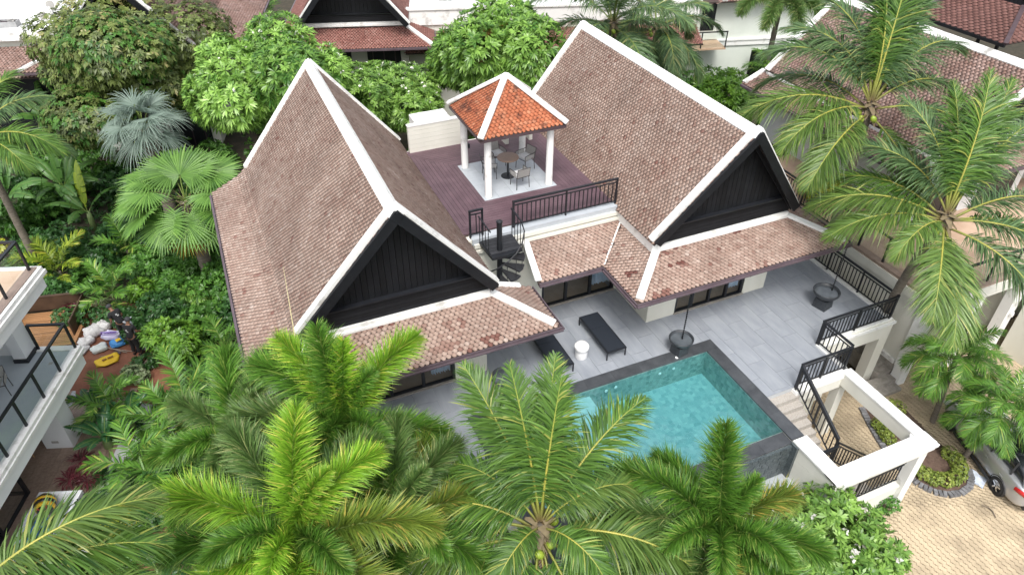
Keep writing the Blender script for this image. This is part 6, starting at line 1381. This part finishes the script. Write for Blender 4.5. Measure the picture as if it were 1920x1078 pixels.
# ------------------------------------------------------------------ silver car
car = empty('car', (6.44+.80*.944,-7.08-.80*.33,G0+.02), -math.atan2(.33,.944), 'silver hatchback parked under the small palms', 'car')
paint = surf('silver_car_paint',(.46,.47,.49),(.51,.52,.54),.5,.28,metal=.6,coat=.6,world=False); cgl = surf('dark_car_glass',(.012,.014,.017),(.02,.022,.026),2,.06,coat=.5,world=False); blp = surf('black_car_plastic',(.015,.015,.016),(.03,.03,.032),8,.55,world=False)
redl = surf('red_tail_lamp',(.45,.01,.015),(.55,.02,.02),4,.15,coat=.6,world=False); tyre = surf('tyre_rubber',(.012,.012,.013),(.022,.022,.023),9,.8,world=False); rimm = surf('dark_alloy',(.05,.05,.055),(.09,.09,.1),6,.3,metal=.8,world=False); spk = surf('machined_alloy',(.55,.56,.58),(.62,.63,.65),6,.25,metal=.9,world=False)
ST = [ # y, half width, z low, z shoulder, z belt, belt half width
 (-.90,.52,.42,.62,.74,.50),(-.86,.70,.32,.62,.86,.66),(-.70,.82,.24,.66,.98,.74),(-.35,.875,.20,.70,1.02,.78),(.15,.89,.20,.72,1.00,.80),(.9,.885,.20,.70,.96,.80),(1.7,.885,.20,.68,.93,.80),(2.15,.885,.20,.68,.92,.79),(2.6,.885,.22,.67,.86,.76),(3.0,.86,.26,.64,.79,.70),(3.25,.76,.30,.58,.71,.60),(3.40,.56,.36,.54,.62,.44)]
def car_loft(ST, secs):
    V = []; F = []; m = None
    for s in ST:
        ring = secs(*s); m = len(ring); V += ring
    for i in range(len(ST)-1):
        for k in range(m-1): F.append((i*m+k,i*m+k+1,(i+1)*m+k+1,(i+1)*m+k))
        F.append((i*m+m-1,i*m,(i+1)*m,(i+1)*m+m-1))
    F.append(tuple(range(m-1,-1,-1))); F.append(tuple((len(ST)-1)*m+k for k in range(m)))
    mb = MB(); mb.raw(V,F); return mb
def sec(y,w_,zl,zs_,zb,wb): 
    h = [(w_*.86,zl),(w_*.97,zl+.1),(w_,(zl+zs_)/2+.03),(w_*.985,zs_),(wb+.03,zb-.05),(wb-.02,zb),(wb*.5,zb+.02)]
    return [(x,y,z) for x,z in h]+[(-x,y,z) for x,z in h[::-1]]
o = car_loft(ST, sec).build('body', paint, car, smooth=True); sm = o.modifiers.new('s','SUBSURF'); sm.levels = 2; sm.render_levels = 2
GH = [(-.72,.66,1.00,1.02,.60),(-.45,.72,1.01,1.26,.60),(-.15,.75,1.0,1.42,.60),(.4,.775,.98,1.485,.61),(.9,.78,.95,1.49,.62),(1.3,.78,.93,1.46,.61),(1.75,.775,.92,1.27,.60),(2.25,.74,.90,.94,.66)]
def sec2(y,wb,zb,zt,wt_): 
    h = [(wb,zb-.04),(wb+(wt_-wb)*.55,zb+(zt-zb)*.55),(wt_+.03,zt-.05*min(1,(zt-zb)*3)),(wt_-.06,zt),(wt_*.45,zt+.015)]
    return [(x,y,z) for x,z in h]+[(-x,y,z) for x,z in h[::-1]]
o = car_loft(GH, sec2).build('greenhouse', cgl, car, smooth=True); sm = o.modifiers.new('s','SUBSURF'); sm.levels = 2; sm.render_levels = 2
RF_ = [(-.42,.56,1.27),(-.15,.60,1.43),(.4,.62,1.50),(.9,.62,1.505),(1.25,.60,1.475),(1.42,.58,1.43)]
mb = MB(); m_ = 5
V_ = []
for y,w_,z in RF_:
    for k in range(m_): u_ = -1+2*k/(m_-1); V_.append((u_*w_,y,z-.03*u_*u_))
mb.raw(V_, [(i*m_+k,i*m_+k+1,(i+1)*m_+k+1,(i+1)*m_+k) for i in range(len(RF_)-1) for k in range(m_-1)])
o = mb.build('roof', paint, car, smooth=True); sd_ = o.modifiers.new('t','SOLIDIFY'); sd_.thickness = .03; sm = o.modifiers.new('s','SUBSURF'); sm.levels = sm.render_levels = 2
for sg in (-1,1):
    for a, b in (((.79,.82,.97),(.635,.80,1.46)),((.78,-.1,1.0),(.62,-.02,1.42)),((.77,1.62,.94),(.60,1.36,1.42)),((.69,-.62,1.03),(.58,-.30,1.36)),((.76,2.1,.94),(.60,1.45,1.41))):
        MB().bar((sg*a[0],a[1],a[2]),(sg*b[0],b[1],b[2]),.05,.05).build('pillar', paint if abs(a[1]+.62)<.1 or a[1]>2 else blp, car)
    for y in (0.0,2.68):
        wv = link('wheel', None, car); wv.location = (sg*.80,y,.31)
        t_ = MB().lathe([(.20,-.10),(.285,-.105),(.315,-.07),(.318,0),(.315,.07),(.285,.105),(.20,.10),(.20,-.10)],36,cap=False).build('tyre', tyre, wv, smooth=True); t_.rotation_euler = (0,math.pi/2,0)
        t_ = MB().lathe([(.0,.02),(.19,.02),(.20,.02),(.205,.09),(.212,.09),(.212,.0)],30).build('rim', rimm, wv, smooth=False); t_.rotation_euler = (0,sg*math.pi/2,0)
        for k in range(5):
            a = k*2*math.pi/5+.3; MB().bar((sg*.085,.03*math.cos(a),.03*math.sin(a)),(sg*.075,.20*math.cos(a),.20*math.sin(a)),.05,.02,(1,0,0)).build('spoke', spk, wv)
        MB().lathe([(.325,-.06),(.36,0),(.345,.10),(.325,.09),(.325,-.06)],36,cap=False).build('wheel_arch', blp, car).matrix_basis = Matrix.Translation((sg*.80,y,.33))@Matrix.Rotation(sg*math.pi/2,4,'Y')
    MB().raw
    tl_ = MB(); tl_.raw([(sg*.845,-.50,.80),(sg*.70,-.80,.78),(sg*.50,-.91,.76),(sg*.47,-.90,.86),(sg*.66,-.78,.93),(sg*.82,-.48,.90)],[(0,1,4,5),(1,2,3,4)]); o = tl_.build('tail_lamp', redl, car, smooth=True); q_ = o.modifiers.new('t','SOLIDIFY'); q_.thickness = .10; q_.offset = 0
    MB().box(sg*.80,sg*1.0,1.72,1.86,.94,1.08).build('mirror', paint, car, bevel=.04)
    for y in (.75,-.02): MB().box(sg*.895,sg*.915,y-.02,y+.16,.76,.79).build('door_handle', paint, car)
    MB().bar((sg*.885,.25,.22),(sg*.885,2.3,.22),.05,.10).build('sill', blp, car); MB().box(sg*.52,sg*.82,3.14,3.36,.56,.66).build('headlamp', surf('headlamp_glass',(.5,.5,.5),(.6,.6,.6),5,.1), car, bevel=.03)
MB().box(-.6,.6,-.93,-.78,.26,.42).build('rear_bumper_insert', blp, car, bevel=.03); MB().box(-.26,.26,-.935,-.90,.55,.66).build('number_plate', M['white'], car); MB().box(-.56,.56,-.62,-.40,1.40,1.44).build('spoiler', paint, car, bevel=.015)

# ------------------------------------------------------------------ work area: tub, sacks, tools
W1 = np.array(at(100,612,G0))
dt = empty('timber_deck', (W1[0],W1[1],G0+.02), LA+.12, 'orange slatted timber platform with a dark brown tub frame', 'platform')
slat = surf('orange_timber',(.24,.115,.045),(.38,.20,.09),4,.6,stretch=(1,8,1),rand=.2,world=False); brn = surf('dark_brown_shell',(.045,.026,.017),(.08,.048,.03),3,.45)
for k in range(20): blkbox('slat', slat, -1.35,1.15,-1.4+k*.115,-1.4+k*.115+.095,.05,.10,dt)
blkbox('side_beam', slat, 1.18,1.32,-1.45,1.05,.0,.20,dt); blkbox('bearer', slat, -1.3,-1.2,-1.4,.9,0,.05,dt); blkbox('bearer', slat, 1.0,1.1,-1.4,.9,0,.05,dt)
for b in ((-1.4,1.1,.98,1.05),(-1.45,-1.38,-.6,1.0),(1.06,1.13,-.9,1.0)): MB().box(*b,.10,.78).build('tub_side', brn, dt, bevel=.02)
blkbox('tub_rim', brn, -1.45,1.16,.96,1.08,.78,.82,dt)
def lump(name, mat, loc, size, label, seed, rz=0.0, cat='sack', group=None, marks=()):
    """slumped filled sack: a wrinkled pillow"""
    r_ = np.random.default_rng(seed); n, m = 20, 11; V = []; F = []
    size = tuple(q_*.84 for q_ in size); ph = r_.uniform(0,6.28,(6,)); 
    for j in range(m):
        la = -math.pi/2+math.pi*j/(m-1)
        for i in range(n):
            lo = 2*math.pi*i/n; x, y, z = math.cos(la)*math.cos(lo), math.cos(la)*math.sin(lo), math.sin(la)
            x = math.copysign(abs(x)**.7,x); y = math.copysign(abs(y)**.7,y); w_ = 1+.08*math.sin(3*lo+ph[0]+2*z)+.06*math.sin(7*lo+ph[1])+.05*math.sin(5*z*3+ph[2])+r_.normal(0,.045)
            V.append((x*size[0]*w_, y*size[1]*w_, max(0,(z*.9+.72))*size[2]*.5*w_))
    for j in range(m-1):
        for i in range(n): F.append((j*n+i,j*n+(i+1)%n,(j+1)*n+(i+1)%n,(j+1)*n+i))
    root = empty(name, loc, rz, label, cat, group); mb = MB(); mb.raw(V,F); mb.build('bag', mat, root, smooth=True)
    for mm, a, b in marks: MB().box(*a,*b).build('print', mm, root) if False else None
    return root
sw = surf('dirty_white_sack',(.42,.41,.40),(.70,.69,.68),5,.8,1.0,14); sg_ = surf('green_white_sack',(.50,.55,.52),(.70,.72,.70),3,.7); sb_ = surf('blue_sack',(.03,.16,.42),(.08,.30,.60),5,.5); sy_ = surf('yellow_sack',(.62,.38,.01),(.74,.50,.03),5,.6); sp_ = surf('white_lilac_sack',(.45,.40,.62),(.68,.66,.76),4,.6); prp = surf('purple_print',(.12,.05,.30),(.16,.08,.36),6,.6); grn = surf('green_print',(.02,.22,.14),(.04,.30,.20),6,.6); brnp = surf('brown_print',(.20,.08,.01),(.26,.11,.02),6,.6)
def gp(px,py,z=0.0): return A(px,py,G0+.04+z)
lump('sack', sw, gp(178,628), (.42,.34,.62), 'large dirty white sack at the back of the rubble pile', 1, .3)
lump('sack', sw, gp(196,618), (.36,.30,.58), 'dirty white sack leaning behind the lilac one', 2, -.2)
a = lump('sack', sp_, gp(210,632,.18), (.46,.26,.36), 'white and lilac printed sack on top of the pile', 3, -.35); MB().bar((-.30,-.10,.335),(.32,-.10,.335),.06,.012).bar((-.30,-.18,.29),(.32,-.18,.29),.02,.012).build('print', prp, a)
a = lump('sack', sb_, gp(224,645), (.36,.30,.34), 'blue plastic sack at the right end of the pile', 4, .4); MB().box(-.1,.08,-.2,-.04,.30,.315).build('print', sy_, a)
lump('sack', sw, gp(165,644), (.34,.28,.46), 'white sack at the left end of the pile', 5, .6); lump('sack', sw, gp(155,660), (.36,.24,.26), 'flattened white sack nearest the lower balcony', 6, 1.0); lump('sack', sg_, gp(188,656), (.36,.28,.32), 'white and green sack in front of the pile', 7, .2)
a = lump('sack', sg_, gp(230,612,.1), (.24,.20,.95), 'tall white and green sack standing behind the workers', 8, .2); MB().box(-.15,.05,-.225,-.205,.25,.6).build('print', grn, a)
a = lump('sack', sy_, gp(203,677), (.50,.36,.18), 'yellow sack lying flat on the red earth', 9, .25); MB().box(-.18,-.02,-.06,.02,.150,.162).box(.02,.22,-.05,.03,.150,.162).build('print', brnp, a)
lump('sack', surf('grey_bag',(.12,.13,.14),(.28,.30,.32),6,.4), gp(262,693), (.24,.2,.28), 'small grey plastic bag on the red earth', 10, .2)
lump('rag', sw, gp(288,680), (.28,.12,.1), 'small white rag on the red earth by the bucket', 11, .5, 'rag')
bk_ = empty('bucket', gp(275,660), 0, 'black bucket beside the nearer worker', 'bucket'); MB().lathe([(.11,0),(.15,.24),(.16,.25),(.14,.24),(.10,.02),(.0,.02)],20).build('shell', M['blackmetal'], bk_, smooth=True)
pole = surf('grey_bamboo',(.20,.15,.11),(.33,.27,.21),9,.7)
for i, (p0, p1) in enumerate((((178,650),(248,659)),((200,652),(238,661)))):
    a, b = np.array(gp(*p0,.1)), np.array(gp(*p1,.03)); r = empty('pole', tuple(a), 0, ('long grey pole lying across the red earth','shorter grey pole beside the long one')[i], 'pole'); MB().tube([(0,0,.03),tuple(b-a)],[.02,.018],8).build('shaft', pole, r)
a = np.array(gp(213,668)); r = empty('hoe', tuple(a), .2, 'hoe with rusty blade above the yellow sack', 'tool'); MB().tube([(-.45,.25,.03),(.1,0,.05)],.016,8).build('handle', pole, r); MB().box(.06,.28,-.02,.22,.03,.05).build('blade', M['bronze'], r)
sc = empty('carved_figure', gp(262,650,0), 0, 'pale grey bird shaped garden ornament beside the bright shrub', 'ornament'); MB().lathe([(.10,0),(.14,.1),(.06,.4),(.10,.7),(.14,.95),(.08,1.15),(.09,1.25),(.02,1.36)],12).build('body', surf('pale_grey_stone',(.4,.43,.46),(.55,.58,.62),7,.7), sc, smooth=True); MB().tube([(0,0,1.1),(-.18,.05,1.3),(.12,.1,1.42)],[.06,.05,.02],8).build('head', sc.children[0].data.materials[0], sc, smooth=True)

# ------------------------------------------------------------------ the two workers
skin = surf('skin',(.24,.12,.075),(.28,.145,.09),9,.5,world=False); blk_c = surf('black_cotton',(.010,.010,.012),(.018,.018,.02),20,.85,.1,60,world=False); blk_t = surf('black_trousers',(.012,.012,.013),(.022,.022,.024),20,.85,world=False); wht = surf('white_shirt_print',(.40,.40,.40),(.48,.48,.48),9,.8,world=False); capm = surf('dark_grey_cap',(.03,.03,.033),(.05,.05,.055),20,.8,world=False)
def skinned(name, verts, edges, mat, parent, sub=2):
    me = bpy.data.meshes.new(name); me.from_pydata([v[:3] for v in verts], edges, []); o = link(name, me, parent); me.materials.append(mat)
    md = o.modifiers.new('skin','SKIN'); me.skin_vertices.new() if not me.skin_vertices else None
    sv = me.skin_vertices[0].data
    for i, v in enumerate(verts): sv[i].radius = (v[3], v[4] if len(v) > 4 else v[3])
    sv[0].use_root = True
    for p_ in me.polygons: p_.use_smooth = True
    s_ = o.modifiers.new('sub','SUBSURF'); s_.levels = s_.render_levels = sub
    md.use_smooth_shade = True
    return o
def person(label, loc, rz, bend=0.0, twist=0.0, cap=True):
    r = empty('person', loc, rz, label, 'person', None)
    cb, sb2 = math.cos(bend), math.sin(bend)
    def B(x,y,z):     # torso points turn about the hips
        dz = z-.92; return (x, y*cb+dz*sb2, .92+dz*cb-y*sb2)
    V = []; E_ = []
    def add(p, rad, par=None, r2=None):
        V.append((*p, rad, r2 or rad)); 
        if par is not None: E_.append((par, len(V)-1))
        return len(V)-1
    pel = add((0,0,.92),.125,None,.10); sp1 = add(B(0,.01,1.10),.125,pel,.095); ch = add(B(0,.02,1.30),.145,sp1,.105); nk = add(B(0,.03,1.43),.055,ch); hd0 = add(B(0,.05,1.50),.065,nk); hd = add(B(0,.07,1.58),.088,hd0,.10); add(B(0,.07,1.66),.075,hd); add(B(0,.185,1.57),.016,hd)
    hands = []
    for s in (-1,1):
        sh = add(B(s*.175,.02,1.36),.062,ch); el = add(B(s*.235,.10,1.10),.043,sh); wr = add(B(s*.20,.33,1.00),.028,el); pm = add(B(s*.19,.41,.985),.034,wr,.018); hands.append(pm)
        for k, (dx,ln) in enumerate(((-.030,.075),(-.010,.09),(.010,.085),(.028,.065))):
            f1 = add(B(s*.19+dx,.41+ln*.55,.975),.009,pm); add(B(s*.19+dx,.41+ln,.955),.008,f1)
        t1 = add(B(s*.19-s*.045,.42,.99),.010,pm); add(B(s*.19-s*.06,.455,.98),.009,t1)
        hp = add((s*.09,0,.86),.098,pel); kn = add((s*.105,.04,.48),.062,hp); an = add((s*.115,-.02,.09),.042,kn); add((s*.125,.14,.04),.036,an,.028)
    skinned('body', V, E_, skin, r)
    T = [(0,0,.84,.155,.13),(0,0,.95,.152,.125),(*B(0,.01,1.10),.15,.118),(*B(0,.02,1.30),.168,.125),(*B(0,.03,1.42),.075,.075)]; TE = [(0,1),(1,2),(2,3),(3,4)]
    for s in (-1,1): T += [(*B(s*.175,.02,1.36),.082,.082),(*B(s*.215,.07,1.20),.070,.070)]; TE += [(3,len(T)-2),(len(T)-2,len(T)-1)]
    skinned('shirt', T, TE, blk_c, r)
    T = [(0,0,.93,.145,.12)]; TE = []
    for s in (-1,1): T += [(s*.09,0,.84,.112,.112),(s*.105,.04,.48,.085,.085),(s*.115,-.02,.12,.068,.068)]; i = len(T); TE += [(0,i-3),(i-3,i-2),(i-2,i-1)]
    skinned('trousers', T, TE, blk_t, r)
    for s in (-1,1): o = MB().box(s*.12-.048,s*.12+.048,-.07,.19,0,.085).build('shoe', blk_t, r, bevel=.03)
    for x0,x1,z0,z1 in ((-.05,.02,1.22,1.29),(-.01,.06,1.17,1.22)):
        mb = MB(); mb.poly([B(x0,-.128,z0),B(x1,-.128,z0),B(x1,-.130,z1),B(x0,-.130,z1)]); mb.build('shirt_print', wht, r)
    hc = MB().lathe([(.108,0),(.112,.03),(.10,.085),(.06,.12),(.0,.13)],20); hc.raw([(-.075,.08,.0),(.075,.08,.0),(.06,.20,-.015),(-.06,.20,-.015)],[(0,1,2,3)])
    o = hc.build('cap' if cap else 'hair', capm if cap else blk_c, r, smooth=True); o.location = B(0,.07,1.60); o.rotation_euler = (-bend,0,0)
    return r
person('person in black shirt with white back print and dark cap standing by the sacks', gp(259,664), math.radians(-30), .18)
person('person in black bending behind the standing worker', gp(240,636), math.radians(35), .5)
for o in bpy.data.objects:
    if o.type == 'MESH' and o.name.startswith('pane') and not o.parent: pass
